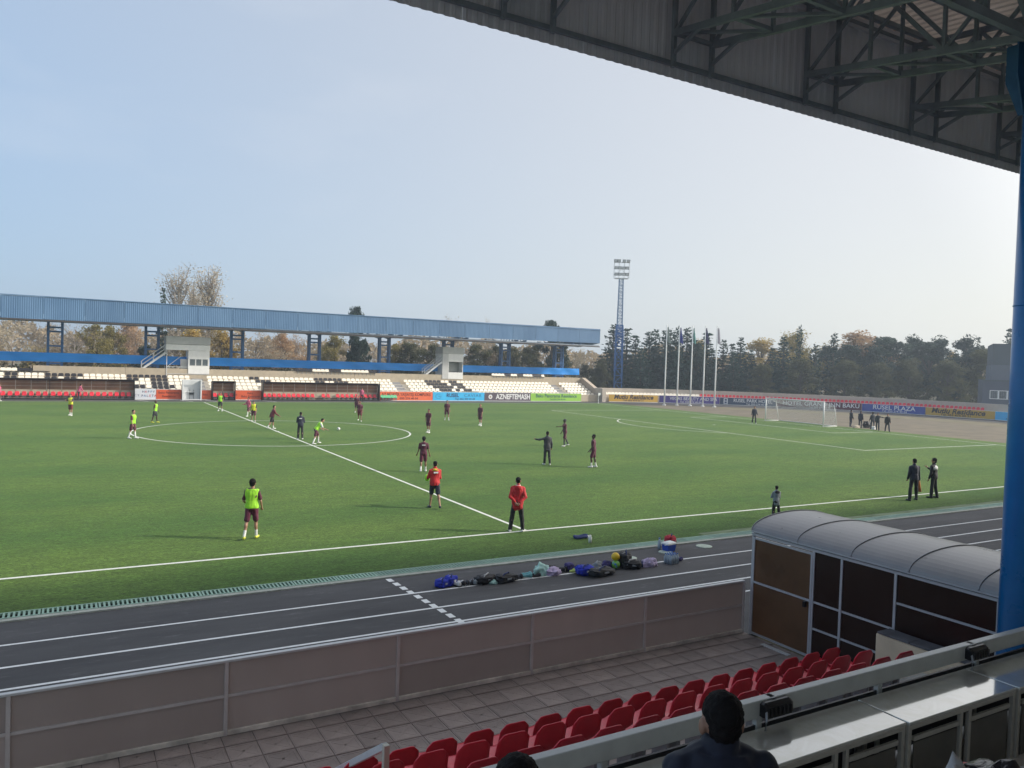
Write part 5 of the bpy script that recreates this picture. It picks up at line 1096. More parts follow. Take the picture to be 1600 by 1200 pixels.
P_(-0.37, -33.78, 62, 'man in a red hooded jacket, hands clasped behind his back on the touchline', top='coat', shirt=C_red, bottom='trousers', pants=C_black, shoes=C_shoe_w, hair='short', H=1.72, aL=(-22, 16, 0, 0, -32, -42), aR=(-22, 16, 0, 0, -32, -42), lL=(0, 10, 2), lR=(2, 8, 3), vox=0.014,
   extras=lambda body, J, base, k, sp, fw: (pending('hood', (lambda mb: (mb.ball(sp(0.47) - fw * 0.10 * k + base, (0.125 * k, 0.055 * k, 0.10 * k)), mb)[1])(MB()), C_red, 0.014, body), pending('collar', (lambda mb: (mb.tube([sp(0.53) + base, sp(0.575) + base], [0.085 * k, 0.078 * k], 14), mb)[1])(MB()), C_white, 0.012, body)))
P_(9.19, -20.41, 75, 'coach in a dark padded coat with his left arm raised, back turned', top='coat', shirt=C_dkgrey, bottom='trousers', pants=C_black, shoes=C_shoe_w, H=1.76, aL=(20, 72, 0, 0, 95, 30), aR=(0, 16, 20, 10), lL=(2, 3, 4), lR=(-4, 4, 6), vox=0.018)
P_(15.27, -12.95, 165, 'burgundy clad player in a dark cap pointing to the left with an outstretched arm', hair='cap', skin=skin_d, socks=(C_dkgrey, True), shoes=C_shoe_w, pants=C_burg, H=1.78, aL=(75, 6, 8, 0), aR=(5, 8, 20, 0), lL=(10, 3, 12), lR=(-12, 3, 16))
P_(11.07, -21.96, 140, 'burgundy clad player standing side on, rightmost of the players in the middle', skin=skin_d, socks=Wl, shoes=C_shoe_w, H=1.74, aL=(8, 8, 30, 10), aR=(4, 8, 25, 10), lL=(16, 4, 20), lR=(-4, 4, 10), vox=0.018)
P_(9.42, -35.37, 70, 'boy in a grey hooded jacket standing on the turf behind the tunnel roof', top='coat', shirt=C_grey, bottom='trousers', pants=C_black, H=1.20, hair='short', aL=(20, 12, 100, 40), aR=(20, 12, 100, 40), vox=0.013,
   extras=lambda body, J, base, k, sp, fw: pending('hood', (lambda mb: (mb.ball(sp(0.48) - fw * 0.10 * k + base, (0.15 * k, 0.06 * k, 0.10 * k)), mb)[1])(MB()), C_black, 0.013, body))
def cone_hand(body, J, base, k, sp, fw):
    mb = MB(); mb.tube([J['hdR'] + base + Vector((0, 0, 0.05)), J['hdR'] + base + Vector((0.06, 0.02, -0.42))], [0.03, 0.075], 10); mb.build('held_cones', cloth('orange', (0.60, 0.20, 0.06)), body, smooth=True)
P_(18.53, -34.69, 65, 'man in a black tracksuit holding an orange item on the right touchline', top='jacket', shirt=C_navjkt, bottom='trousers', pants=C_black, shoes=C_dkgrey, H=1.80, aL=(2, 10, 30, 20), aR=(4, 10, 6, 0), lL=(-4, 10, 4), lR=(12, 10, 6), vox=0.016, extras=cone_hand)
def white_yoke(body, J, base, k, sp, fw):
    mb = MB(); mb.tube([sp(0.30) + base, sp(0.40) + base, sp(0.50) + base], [0.19 * k, 0.205 * k, 0.14 * k], 16); mb.v = [(a, b_ * 0.72 + 0.28 * base.y, c) for a, b_, c in mb.v]; mb.build('white_yoke', C_white, body, smooth=True)
P_(20.1, -34.59, 100, 'woman in a black jacket with white shoulders and tied brown hair, right touchline', top='jacket', shirt=C_black, bottom='trousers', pants=C_black, shoes=C_dkgrey, H=1.74, hair='big', aL=(5, 8, 10, 0), aR=(30, 14, 100, 40), lL=(4, 3, 3), lR=(-4, 4, 6), vox=0.016, extras=white_yoke, head=(35, 0))
P_(47.27, 0.82, 240, 'goalkeeper in dark clothes standing before the left goalpost', top='jacket', shirt=C_navy, bottom='trousers', pants=C_black, shoes=C_shoe_w, H=1.74, aL=(4, 14, 15, 0), aR=(4, 14, 15, 0), lL=(4, 6, 6), lR=(-4, 6, 6))
for (x, y, f, lab, kw) in ((55.65, -4.05, -10, 'dark clad man with one arm stretched out, nearest the goal in the group', dict(aL=(40, 10, 15, 0), aR=(5, 6, 10, 0))),
        (55.25, -5.43, 20, 'stocky man in a dark blue coat, second from the goal in the group', dict(top='coat', shirt=C_navy)),
        (55.17, -6.82, 60, 'dark clad man, third from the goal in the group behind the goal line', dict()),
        (54.24, -8.02, 200, 'man in black lifting one arm, fourth from the goal in the group', dict(aL=(60, 70, 10, 0))),
        (53.88, -9.27, 220, 'man in a dark suit with a light shirt, farthest from the goal in the group', dict(top='coat', shirt=C_black, lL=(8, 8, 4), lR=(-8, 6, 8)))):
    a = dict(top='jacket', shirt=C_dkgrey, bottom='trousers', pants=C_jeans, shoes=C_black, H=1.68, group=None); a.update(kw); P_(x, y, f, lab, **a)
# ---- the two spectators right in front of the camera
def seated(x, y, zhip, face, label, shirt, H=1.80, vox=0.009, lean=6, head=(0, 0), hair='short'):
    return person(x, y, face, label, top='jacket', shirt=shirt, bottom='trousers', pants=C_jeans, shoes=C_black, H=H, lean=lean, aL=(25, 8, 60, 20), aR=(25, 8, 60, 20), lL=(78, 8, 80), lR=(78, 8, 80), head=head, hair=hair, vox=vox, z0=zhip, sit=True, neck_len=0.085)
hd = 3.25
man = seated(-10.22, -52.26, 3.16, 64, 'short haired man in a navy jacket seated in front, seen from behind', C_navjkt, head=(3, -2))
man2 = seated(-10.98, -51.88, 2.865, 62, 'top of a dark haired head in front of the red seats at the bottom edge', C_black, head=(0, 8), hair='big')
# plastic wrapped bundle and pale cloth at the lower right corner
def lump(name, c, r, mat, seed, amp=0.3, parent=None, fs=2.0, flat=0.0, sub=4, boxy=1.0, **kw):
    bm = bmesh.new(); bmesh.ops.create_icosphere(bm, subdivisions=sub, radius=1.0)
    for v in bm.verts:
        p = v.co.copy()
        if boxy != 1.0: p = Vector([(abs(t) ** boxy) * (1 if t > 0 else -1) for t in p])
        n = noise.fractal(p * fs + Vector((seed * 7.1, seed * 3.3, 0)), 1.0, 2.0, 4) + 0.5 * abs(noise.noise(p * fs * 2.3 + Vector((seed, 0, 0))))
        q = p * (1 + amp * n); q = Vector((q.x * r[0], q.y * r[1], q.z * r[2]))
        if flat is not None and q.z < -r[2] * (1 - flat): q.z = -r[2] * (1 - flat)
        v.co = q
    me = bpy.data.meshes.new(name); bm.to_mesh(me); bm.free(); me.materials.append(mat); me.polygons.foreach_set('use_smooth', [True] * len(me.polygons))
    o = put(name, me, parent, c); return tag(o, **kw)
plastic_wrap = M('black_wrap', (0.02, 0.02, 0.023), 0.22, 0.4, 5, spec=0.6, bump=0.7, bscale=14)
seat(-10.22, -52.42, 3.06, 'red plastic seat under the man in the navy jacket', None, radians(64 - 90)); seat(-10.98, -52.05, 2.90, 'red plastic seat under the dark haired spectator at the bottom edge', None, radians(62 - 90))
seat(-9.42, -53.08, 3.60, 'red plastic seat at the right bottom corner behind the counter', None)
lump('wrapped_bundle', (-9.76, -53.12, 3.80), (0.26, 0.14, 0.14), plastic_wrap, 4, 0.35, flat=0.2, label='black plastic wrapped bundle at the bottom right corner', cat='bundle')
lump('pale_cloth', (-9.95, -53.06, 3.86), (0.09, 0.05, 0.11), M('pale_cloth', (0.50, 0.48, 0.47), 0.8, 0.15, 6, transl=0.1), 9, 0.5, fs=1.6, label='crumpled pale cloth with a pointed fold beside the black bundle', cat='cloth')
bn = MB().bb((-10.4, -53.28, 3.045), (-9.1, -52.95, 3.68)).build('bundle_box', M('cardboard_dark', (0.05, 0.045, 0.04), 0.8, 0.2, 4), label='dark box carrying the wrapped bundle at the bottom right corner', cat='box')
# ------------------------------------------------------------------ kit lying along the track
def gp(u, v, z=0.0):
    d = _r * ((u - 800) / FPX) + _u * (-(v - 600) / FPX) + _f; t = (z - CAM.z) / d.z; p = CAM + d * t; return p.x, p.y
def fabric(n, c, r=0.75): return M('fabric_' + n, c, r, 0.25, 9, bump=0.5, bscale=22)
F_blue = fabric('royal', (0.012, 0.03, 0.40)); F_black = fabric('black', (0.012, 0.012, 0.014), 0.6); F_mint = fabric('mint', (0.42, 0.66, 0.60)); F_lilac = fabric('lilac', (0.48, 0.40, 0.58)); F_purple = fabric('purple', (0.05, 0.04, 0.16)); F_grey = fabric('grey', (0.30, 0.32, 0.34)); F_navy2 = fabric('navy', (0.015, 0.03, 0.12)); F_lime = fabric('lime', (0.5, 0.6, 0.15)); F_teal = fabric('teal', (0.16, 0.40, 0.42)); F_redbag = fabric('red', (0.45, 0.02, 0.04))
def bag(u, v, L_, W_, H_, mat, label, seed, rz=0.3, strap=True):
    x, y = gp(u, v); t = empty('kit_bag', (x, y, 0.004), rz, label=label, cat='bag')
    lump('bag_body', (0, 0, H_ * .36), (L_ / 2, W_ / 2, H_ * .40), mat, seed, 0.20, t, 2.2, 0.12, 4, boxy=0.62)
    if strap:
        MB().tube([(-L_ * .34, -W_ * .42, H_ * .35), (-L_ * .18, -W_ * .30, H_ * .84), (L_ * .14, -W_ * .05, H_ * .90), (L_ * .34, W_ * .2, H_ * .5)], 0.016, 6).build('strap', grey_steel if seed % 3 == 0 else F_navy2, t, smooth=True)
        MB().box((L_ * .05, -W_ * .52, H_ * .4), (L_ * .22, 0.012, H_ * .16)).build('pocket_badge', F_grey if seed % 2 else C_white, t)
        MB().tube([(-L_ * .30, 0, H_ * .70), (0, 0, H_ * .79), (L_ * .30, 0, H_ * .70)], 0.008, 5).build('zip', grey_steel, t, smooth=True)
    return t
def shoes(u, v, mat, label, rz=0.2, sole=None, s=1.0):
    x, y = gp(u, v); t = empty('shoe_pair', (x, y, 0.004), rz, label=label, cat='shoes')
    for k, (dx, dy, rr) in enumerate(((-0.07, 0.0, 0.1), (0.08, 0.03, -0.15))):
        mb = MB(); C, S_ = cos(rr), sin(rr)
        sec = [(-0.13, .035, .10), (-0.08, .042, .12), (-0.02, .04, .085), (0.05, .046, .065), (0.11, .044, .055), (0.15, .025, .04)]
        rg = []
        for yy_, w, h in sec:
            ring_ = []
            for i in range(10):
                a = 2 * pi * i / 10; xx = w * cos(a); zz = h * .5 + h * .5 * sin(a); X = xx; Y_ = yy_; ring_.append(((dx + X * C - Y_ * S_) * s, (dy + X * S_ + Y_ * C) * s, (zz + .015) * s))
            rg.append(ring_)
        mb.rings(rg); mb.build('shoe', mat, t, smooth=True)
        if sole:
            mb = MB(); mb.rings([[((dx + a * C - b * S_) * s, (dy + a * S_ + b * C) * s, z) for a, b in ((-.04, -.135), (.04, -.135), (.05, .05), (.03, .15), (-.03, .15), (-.05, .05))] for z in (0.0, 0.018)]); mb.build('sole', sole, t)
    return t
def cloth_heap(u, v, L_, W_, H_, mat, label, seed, rz=0.0, cat='cloth'):
    x, y = gp(u, v); o = lump('cloth_heap', (x, y, H_ * 0.35), (L_ / 2, W_ / 2, H_), mat, seed, 0.42, None, 1.9, 0.62, 4); o.rotation_euler = (0, 0, rz); return tag(o, label, cat)
bag(690, 917, .30, .28, .24, F_blue, 'royal blue bag at the left end of the row of kit on the track', 1)
bag(703, 914, .36, .26, .28, F_blue, 'second royal blue bag, just right of the leftmost one', 2, 0.5)
shoes(717, 915, C_white, 'white and grey trainers right of the two blue bags', 0.2, C_black)
shoes(725, 914, C_black, 'black shoes beside the white trainers', 0.1, C_grey); shoes(733, 913, C_dkgrey, 'dark grey shoes, second pair beside the white trainers', -0.2); shoes(741, 912.5, C_grey, 'grey shoes left of the first black bag', 0.4)
bag(758, 911, .52, .30, .26, F_black, 'black bag with a mint cloth in front of it', 3, 0.2); cloth_heap(771, 911.5, .26, .16, .07, F_mint, 'small mint cloth in front of the black bag', 4)
bag(789, 909, .56, .30, .25, F_black, 'black holdall, second black bag from the left', 5, 0.1); shoes(801, 906, C_black, 'black shoes right of the second black bag', 0.5)
shoes(809, 904, C_dkgrey, 'dark shoes left of the mint green shoes', -0.1); shoes(824, 902, F_teal, 'mint green shoes in the middle of the row of kit', 0.9, C_white); shoes(838, 901, C_black, 'flat black slippers left of the mint towel', 1.2, None, 0.8)
cloth_heap(846, 898, .42, .26, .20, F_mint, 'pale mint towel heaped into a peak', 7); cloth_heap(863, 898, .40, .24, .13, F_lilac, 'white and purple shirt lying right of the mint towel', 8); cloth_heap(860, 894, .36, .2, .12, F_black, 'black shirt behind the purple one', 18)
shoes(879, 893, C_black, 'black boots right of the purple shirt', 0.3); bag(889, 891.5, .24, .2, .26, F_purple, 'dark purple cap bag among the shoes', 9, 0.2, False); shoes(900, 894.5, F_lime, 'lime yellow boots left of the big blue bag', 0.7)
shoes(903, 889, C_black, 'black shoes behind the lime boots', 0.2); bag(914, 898, .44, .34, .30, F_blue, 'big royal blue bag beside the long black bag', 10, -0.2); bag(939, 899, .74, .34, .26, F_black, 'long black holdall with a grey shirt on it', 11, 0.15)
o = cloth_heap(934, 889, .26, .2, .14, F_grey, 'grey shirt dropped behind the long black holdall', 12); cloth_heap(948, 888, .34, .2, .14, F_purple, 'purple cloth between the holdall and the balls', 13)
bag(975, 886, .36, .34, .50, F_black, 'tall black backpack behind the yellow ball', 14, 0.3); bag(987, 888, .50, .32, .28, F_black, 'black bag leaning on the tall backpack', 15, -0.4)
def ball(x, y, z, r, mats, label, bands=True):
    t = MB(); t.ball((0, 0, 0), r, 20, 14); me = t.mesh('football', mats, True)
    for p in me.polygons:
        c = p.center
        if len(mats) == 2: p.material_index = 1 if noise.cell((c * (2.2 / r) + Vector((3, 1, 7)))) > 0.62 else 0
        elif len(mats) > 2: p.material_index = 0 if c.z > r * .1 else (1 if c.x < 0 else 2)
    o = put('football', me, None, (x, y, z), (0.3, 0.2, 0.4)); return tag(o, label, 'ball')
bx, by = gp(962, 889); ball(bx, by, 0.115, 0.11, [M('ball_green', (0.18, 0.45, 0.06), 0.4, 0.05, 4)] + [M('ball_blue', (0.04, 0.20, 0.5), 0.4, 0.05, 4)], 'green and blue ball under the yellow ball')
ball(bx + 0.02, by + 0.05, 0.31, 0.11, [M('ball_yellow', (0.75, 0.50, 0.02), 0.4, 0.08, 4)], 'yellow ball resting on top of the green and blue one')
shoes(998, 885.5, F_navy2, 'navy shoes between the black bag and the lilac cloth', 0.6); shoes(1003, 882, C_black, 'black shoes behind the navy ones', 0.1); cloth_heap(1015, 884.5, .46, .26, .16, F_lilac, 'lilac and white cloth right of the black bags', 16)
# shrink-wrapped water bottles
x, y = gp(1049, 880); wp = empty('water_pack', (x, y, 0.004), 0.2, label='shrink wrapped pack of clear water bottles on the track', cat='water bottles')
clear = M('clear_plastic', (0.50, 0.58, 0.66), 0.12, 0.15, 12, spec=0.9, transl=0.35)
bt = MB(); bt.tube([(0, 0, 0), (0, 0, .17), (0, 0, .22), (0, 0, .25)], [.045, .045, .02, .018], 10); btm = bt.mesh('bottle', clear, True); capm = MB().tube([(0, 0, .25), (0, 0, .275)], .02, 8).mesh('bottle_cap', M('cap_blue', (0.05, 0.16, 0.5), 0.4, 0.05, 4))
for i in range(4):
    for j in range(3):
        o = put('bottle', btm, wp, (-.14 + i * .093, -.09 + j * .093, 0)); put('cap', capm, o)
shoes(1061, 876, F_purple, 'small dark purple shoes right of the water pack', 0.3, None, 0.8)
# cool box with a red bag behind it
x, y = gp(1045, 861); cb = empty('cool_box', (x, y, 0.004), 0.15, label='blue cool box with a white lid beside the drain', cat='cool box')
mb = MB(); mb.rings([[(-.15, -.11, 0), (.15, -.11, 0), (.15, .11, 0), (-.15, .11, 0)], [(-.18, -.13, .2), (.18, -.13, .2), (.18, .13, .2), (-.18, .13, .2)]]); bevel(mb.build('tub', M('cool_blue', (0.02, 0.07, 0.42), 0.35, 0.06, 4), cb), 0.02, 3)
mb = MB(); mb.rings([[(-.19, -.14, .202), (.19, -.14, .202), (.19, .14, .202), (-.19, .14, .202)], [(-.18, -.13, .25), (.18, -.13, .25), (.18, .13, .25), (-.18, .13, .25)], [(-.1, -.06, .285), (.1, -.06, .285), (.1, .06, .285), (-.1, .06, .285)]]); bevel(mb.build('lid', white_paint, cb), 0.01, 2)
MB().tube([(-.19, 0, .18), (-.2, -.1, .22), (.2, -.1, .22), (.19, 0, .18)], 0.012, 6).build('handle', white_paint, cb, smooth=True)
bag(1047, 853.5, .34, .28, .42, F_redbag, 'red and dark medical bag standing behind the cool box', 17, 0.2)
x, y = gp(1030, 858); bb2 = empty('water_bottle', (x, y, 0.004), 0, label='tall pale blue water bottle left of the cool box', cat='bottle'); MB().tube([(0, 0, 0), (0, 0, .2), (0, 0, .25), (0, 0, .30)], [.05, .05, .025, .022], 10).build('bottle', clear, bb2, smooth=True); MB().tube([(0, 0, .3), (0, 0, .33)], .024, 8).build('cap', capm.materials[0], bb2)
# things on the turf
x, y = gp(908, 841, .02); t = MB(); t.tube([(.24 * cos(a * pi / 9), .11 * sin(a * pi / 9), .03 + .02 * sin(a)) for a in range(19)], .045, 8); tag(t.build('rolled_jacket', F_navy2, None, (x, y, 0.04), smooth=True), 'dark rolled up jacket lying on the turf', 'jacket'); 
x, y = gp(918.5, 841, .02); tag(lump('white_cup', (x, y, .06), (.07, .05, .05), C_white, 21, .15), 'small white bundle beside the dark rolled jacket', 'bundle')
x, y = gp(922, 848, .02); t = MB(); t.tube([(0, 0, 0), (0, 0, .16), (0, 0, .19), (0, 0, .23)], [.05, .055, .03, .03], 10); tag(t.build('drink_bottle', white_paint, None, (x, y, .02), smooth=True), 'white drink bottle standing on the turf near the drain', 'bottle')
ball(4.37, 0.09, 0.135, 0.115, [M('ball_white', (0.75, 0.75, 0.72), 0.4, 0.04, 4), M('ball_dark', (0.05, 0.05, 0.08), 0.4, 0.04, 4)], 'white match ball on the turf inside the centre circle')
# things behind the goal line
for (u, v, L_, W_, H_, m_, lab, s_) in ((1355, 668, 1.0, .6, .45, F_black, 'dark heap of bags behind the goal line among the men', 31), (1338, 669, .9, .4, .2, fabric('beige', (.5, .42, .33)), 'pale bundle lying in front of the second man behind the goal', 32), (1365, 671.5, .4, .3, .25, C_white, 'small white bag at the feet of the men behind the goal', 33)): cloth_heap(u, v, L_, W_, H_, m_, lab, s_)
# ------------------------------------------------------------------ trees
def leafmat(n, c, c2, tr=0.35): return M('leaf_' + n, c, 0.7, 0.2, 0.9, col2=c2, transl=tr, objrand=0.18, spec=0.2, detail=3)
L_con = leafmat('conifer', (0.015, 0.048, 0.036), (0.036, 0.080, 0.054), 0.2); L_pine = leafmat('pine', (0.026, 0.054, 0.040), (0.055, 0.090, 0.060), 0.2); L_oliv = leafmat('olive', (0.22, 0.19, 0.055), (0.33, 0.28, 0.09)); L_gold = leafmat('gold', (0.38, 0.27, 0.075), (0.50, 0.37, 0.12)); L_rust = leafmat('rust', (0.38, 0.235, 0.125), (0.50, 0.34, 0.19)); L_pale = leafmat('pale', (0.44, 0.38, 0.26), (0.58, 0.50, 0.36)); L_dkol = leafmat('dark_olive', (0.075, 0.085, 0.036), (0.13, 0.13, 0.06)); L_grey = leafmat('grey_brown', (0.34, 0.27, 0.18), (0.47, 0.38, 0.26)); L_yel = leafmat('yellow', (0.33, 0.26, 0.05), (0.42, 0.33, 0.10))
bark = M('bark', (0.09, 0.075, 0.06), 0.9, 0.25, 6); bark_p = M('bark_pale', (0.30, 0.26, 0.22), 0.9, 0.25, 6)
class Leaves:
    def __init__(s, seed): s.v = []; s.f = []; s.r = random.Random(seed)
    def leaf(s, p, size, d=None):
        r = s.r; a = Vector((r.gauss(0, 1), r.gauss(0, 1), r.gauss(0, 1))).normalized()
        b = (d if d is not None else Vector((r.gauss(0, 1), r.gauss(0, 1), r.gauss(0, .6)))).normalized(); a = (a - b * a.dot(b)).normalized()
        n = len(s.v); s.v += [tuple(p - a * size * .5), tuple(p + a * size * .5), tuple(p + b * size * 1.15 + a * size * r.uniform(-.25, .25))]; s.f.append((n, n + 1, n + 2))
    def mesh(s, name, mat):
        me = bpy.data.meshes.new(name); me.from_pydata(s.v, [], s.f); me.materials.append(mat); return me
def conifer(h, rad, seed, mat, tiers=34, dens=14, power=0.8, droop=0.25, ragged=0.35):
    L = Leaves(seed); r = L.r
    for i in range(tiers):
        t = (i + r.random()) / tiers; z = h * (0.04 + 0.94 * t); R = rad * (1 - t) ** power * r.uniform(1 - ragged, 1.1) + 0.12
        nb = max(4, int(dens * (0.4 + (1 - t))));
        for b in range(nb):
            a = 2 * pi * (b + r.random()) / nb; Rb = R * r.uniform(0.7, 1.1); d = Vector((cos(a), sin(a), -droop + 0.5 * t))
            m = max(3, int(Rb * 6))
            for k in range(m):
                q = (k + r.random()) / m; p = Vector((cos(a) * Rb * q, sin(a) * Rb * q, z - droop * Rb * q * q + 0.3 * t * q)) + Vector((r.gauss(0, .10), r.gauss(0, .10), r.gauss(0, .09)))
                L.leaf(p, r.uniform(.15, .34), d + Vector((r.gauss(0, .5), r.gauss(0, .5), r.gauss(0, .4))))
    tk_ = MB().tube([(0, 0, -.2), (0, 0, h * .5), (0, 0, h * .97)], [h * .018, h * .011, .02], 7)
    return L.mesh('crown', mat), tk_.mesh('trunk', bark)
def clumpy(h, rad, seed, mat, clumps=40, per=230, z0=0.25, cr=0.85, leaf=(.13, .30), tb=bark, flat=1.0):
    L = Leaves(seed); r = L.r; mb = MB(); mb.tube([(0, 0, -.2), (r.uniform(-.1, .1), 0, h * .35), (0, 0, h * .75)], [h * .022, h * .016, h * .006], 7)
    for i in range(clumps):
        t = z0 + (1 - z0) * (i + r.random()) / clumps; prof = sin(pi * min(1, (t - z0) / (1 - z0) * .82 + .16)) ** .7; a = r.uniform(0, 2 * pi); q = sqrt(r.random()) * rad * prof
        c = Vector((cos(a) * q, sin(a) * q, h * t - cr * .5)); R = cr * r.uniform(.65, 1.25)
        if i % 2 == 0: mb.tube([(0, 0, h * t * .6), tuple(c * .6 + Vector((0, 0, h * t * .32))), tuple(c)], [h * .008, h * .005, .02], 5)
        for k in range(per):
            d = Vector((r.gauss(0, 1), r.gauss(0, 1), r.gauss(0, .75))).normalized(); p = c + d * R * r.random() ** .45
            p.z = c.z + (p.z - c.z) * .8 * flat; L.leaf(p, r.uniform(*leaf))
    return L.mesh('crown', mat), mb.mesh('trunk', tb)
def twiggy(h, rad, seed, mat, leaves=1500, tb=bark_p, upright=0.5, leaf=(.12, .26), z0=.2, spread=.45):
    L = Leaves(seed); r = L.r; mb = MB(); tips = []
    def br(p, d, ln, w, dep):
        q = p + d * ln; m = p + d * ln * .5 + Vector((r.gauss(0, .05), r.gauss(0, .05), 0)) * ln
        mb.tube([tuple(p), tuple(m), tuple(q)], [w, w * .8, w * .6], 4 if dep < 3 else 3, cap=False); tips.append((m, dep)); tips.append((q, dep))
        if dep >= 5: return
        for k in range(3 if dep < 4 else 2):
            a = r.uniform(0, 2 * pi); s = r.uniform(.35, .85) * spread * 2; nd = (d * 1.0 + Vector((cos(a) * s, sin(a) * s, upright * r.uniform(.2, .7)))).normalized(); br(q if k else m, nd, ln * r.uniform(.58, .80), w * .58, dep + 1)
    br(Vector((0, 0, -.2)), Vector((0, 0, 1)), h * z0 + .2, h * .017, 0); br(Vector((0, 0, h * z0)), Vector((0, 0, 1)), h * .28, h * .013, 1)
    zmax = max(t[0].z for t in tips); k = h / zmax; xy = max(max(abs(t[0].x), abs(t[0].y)) for t in tips); kx = rad / xy * 1.15
    mb.v = [(a * kx, b * kx, c * k) for a, b, c in mb.v]; fine = [t[0] for t in tips if t[1] >= 3]
    for i in range(leaves):
        p = r.choice(fine); p = Vector((p.x * kx, p.y * kx, p.z * k)) + Vector((r.gauss(0, .28), r.gauss(0, .28), r.gauss(0, .28))); L.leaf(p, r.uniform(*leaf))
    return L.mesh('crown', mat), mb.mesh('trunk', tb)
def poplar(h, rad, seed):
    L = Leaves(seed); r = L.r; mb = MB(); mb.tube([(0, 0, -.2), (0, 0, h * .5), (0, 0, h * .98)], [h * .014, h * .009, .015], 6)
    for i in range(46):
        z0 = h * (.16 + .66 * r.random()); a = r.uniform(0, 6.28); ln = h * r.uniform(.14, .26); R = rad * sin(pi * min(.97, (z0 / h) * .9 + .12)) ** .6 * r.uniform(.45, 1.0)
        q = Vector((cos(a) * R, sin(a) * R, min(z0 + ln, h * .985))); p = Vector((0, 0, z0)); m = p.lerp(q, .5) + Vector((cos(a), sin(a), -.4)) * R * .12
        mb.tube([tuple(p), tuple(m), tuple(q)], [h * .005, h * .0035, .01], 4, cap=False)
        for k in range(5):
            t = r.uniform(.3, .9); b = p.lerp(q, t); e = b + Vector((r.gauss(0, .35), r.gauss(0, .35), r.uniform(.3, .8))); mb.tube([tuple(b), tuple(e)], [.018, .008], 3, cap=False)
        for k in range(100):
            t = r.random() ** .7; L.leaf(p.lerp(q, t) + Vector((r.gauss(0, .17), r.gauss(0, .17), r.gauss(0, .22))) * (.5 + t), r.uniform(.06, .125))
    return L.mesh('crown', L_pale), mb.mesh('trunk', bark_p)
LIB = {
 'con1': conifer(10, 2.2, 1, L_con), 'con2': conifer(10, 1.9, 2, L_con, 32, 14, .9, .35, .45), 'con3': conifer(10, 2.6, 3, L_con, 32, 15, .7, .15, .4), 'con4': conifer(10, 1.7, 14, L_pine, 34, 13, .7, .1, .5),
 'cyp': conifer(10, 0.85, 4, L_con, 40, 10, .45, -.35, .3), 'pine1': clumpy(10, 2.9, 5, L_pine), 'pine2': clumpy(10, 2.5, 6, L_pine, 34, 220, .2, .95), 'pine3': clumpy(10, 3.3, 7, L_dkol, 44, 220, .12, 1.0),
 'gold': clumpy(10, 2.7, 8, L_gold, 44, 170, .15, .95, (.12, .26)), 'rust': clumpy(10, 2.6, 9, L_rust, 44, 150, .3, .9, (.12, .26)), 'oliv': clumpy(10, 3.2, 10, L_oliv, 44, 190, .1, 1.0, (.12, .26)), 'dkol': clumpy(10, 3.4, 11, L_dkol, 44, 210, .06, 1.05, (.13, .28)),
 'bare': twiggy(10, 3.2, 12, L_grey, 5000, leaf=(.07, .16)), 'bare2': twiggy(10, 2.8, 13, L_pale, 6000, upright=.6, leaf=(.08, .17)), 'rusty': twiggy(10, 3.0, 15, L_rust, 5000, leaf=(.09, .2)), 'yel': twiggy(10, 3.0, 16, L_yel, 5500, leaf=(.09, .2)), 'pop': poplar(10, 1.75, 17), 'pop2': poplar(10, 1.35, 18),
}
def place(u, D):
    X = (u - 800) / FPX * D; return CAM.x + X * cos(YAW) + D * sin(YAW), CAM.y - X * sin(YAW) + D * cos(YAW)
def vh(u): return 541.45 + 0.0326 * u
rt_ = random.Random(77)
def tree(kind, u, top, D, label, wscale=1.0, group=None, w=None):
    x, y = place(u, D)
    while y < 56 and x < 66: D += 1.5; x, y = place(u, D)
    h = CAM.z + (vh(u) - top) / FPX * D; s = h / 10
    t = empty({'con': 'conifer_tree', 'cyp': 'cypress_tree', 'pin': 'pine_tree', 'pop': 'poplar_tree'}.get(kind[:3], 'autumn_tree'), (x, y, -.05), rt_.uniform(0, 6.28), label=label, cat='tree', group=group)
    t.scale = (s * wscale, s * wscale, s); c, tk = LIB[kind]; put('crown', c, t); put('trunk', tk, t); return t
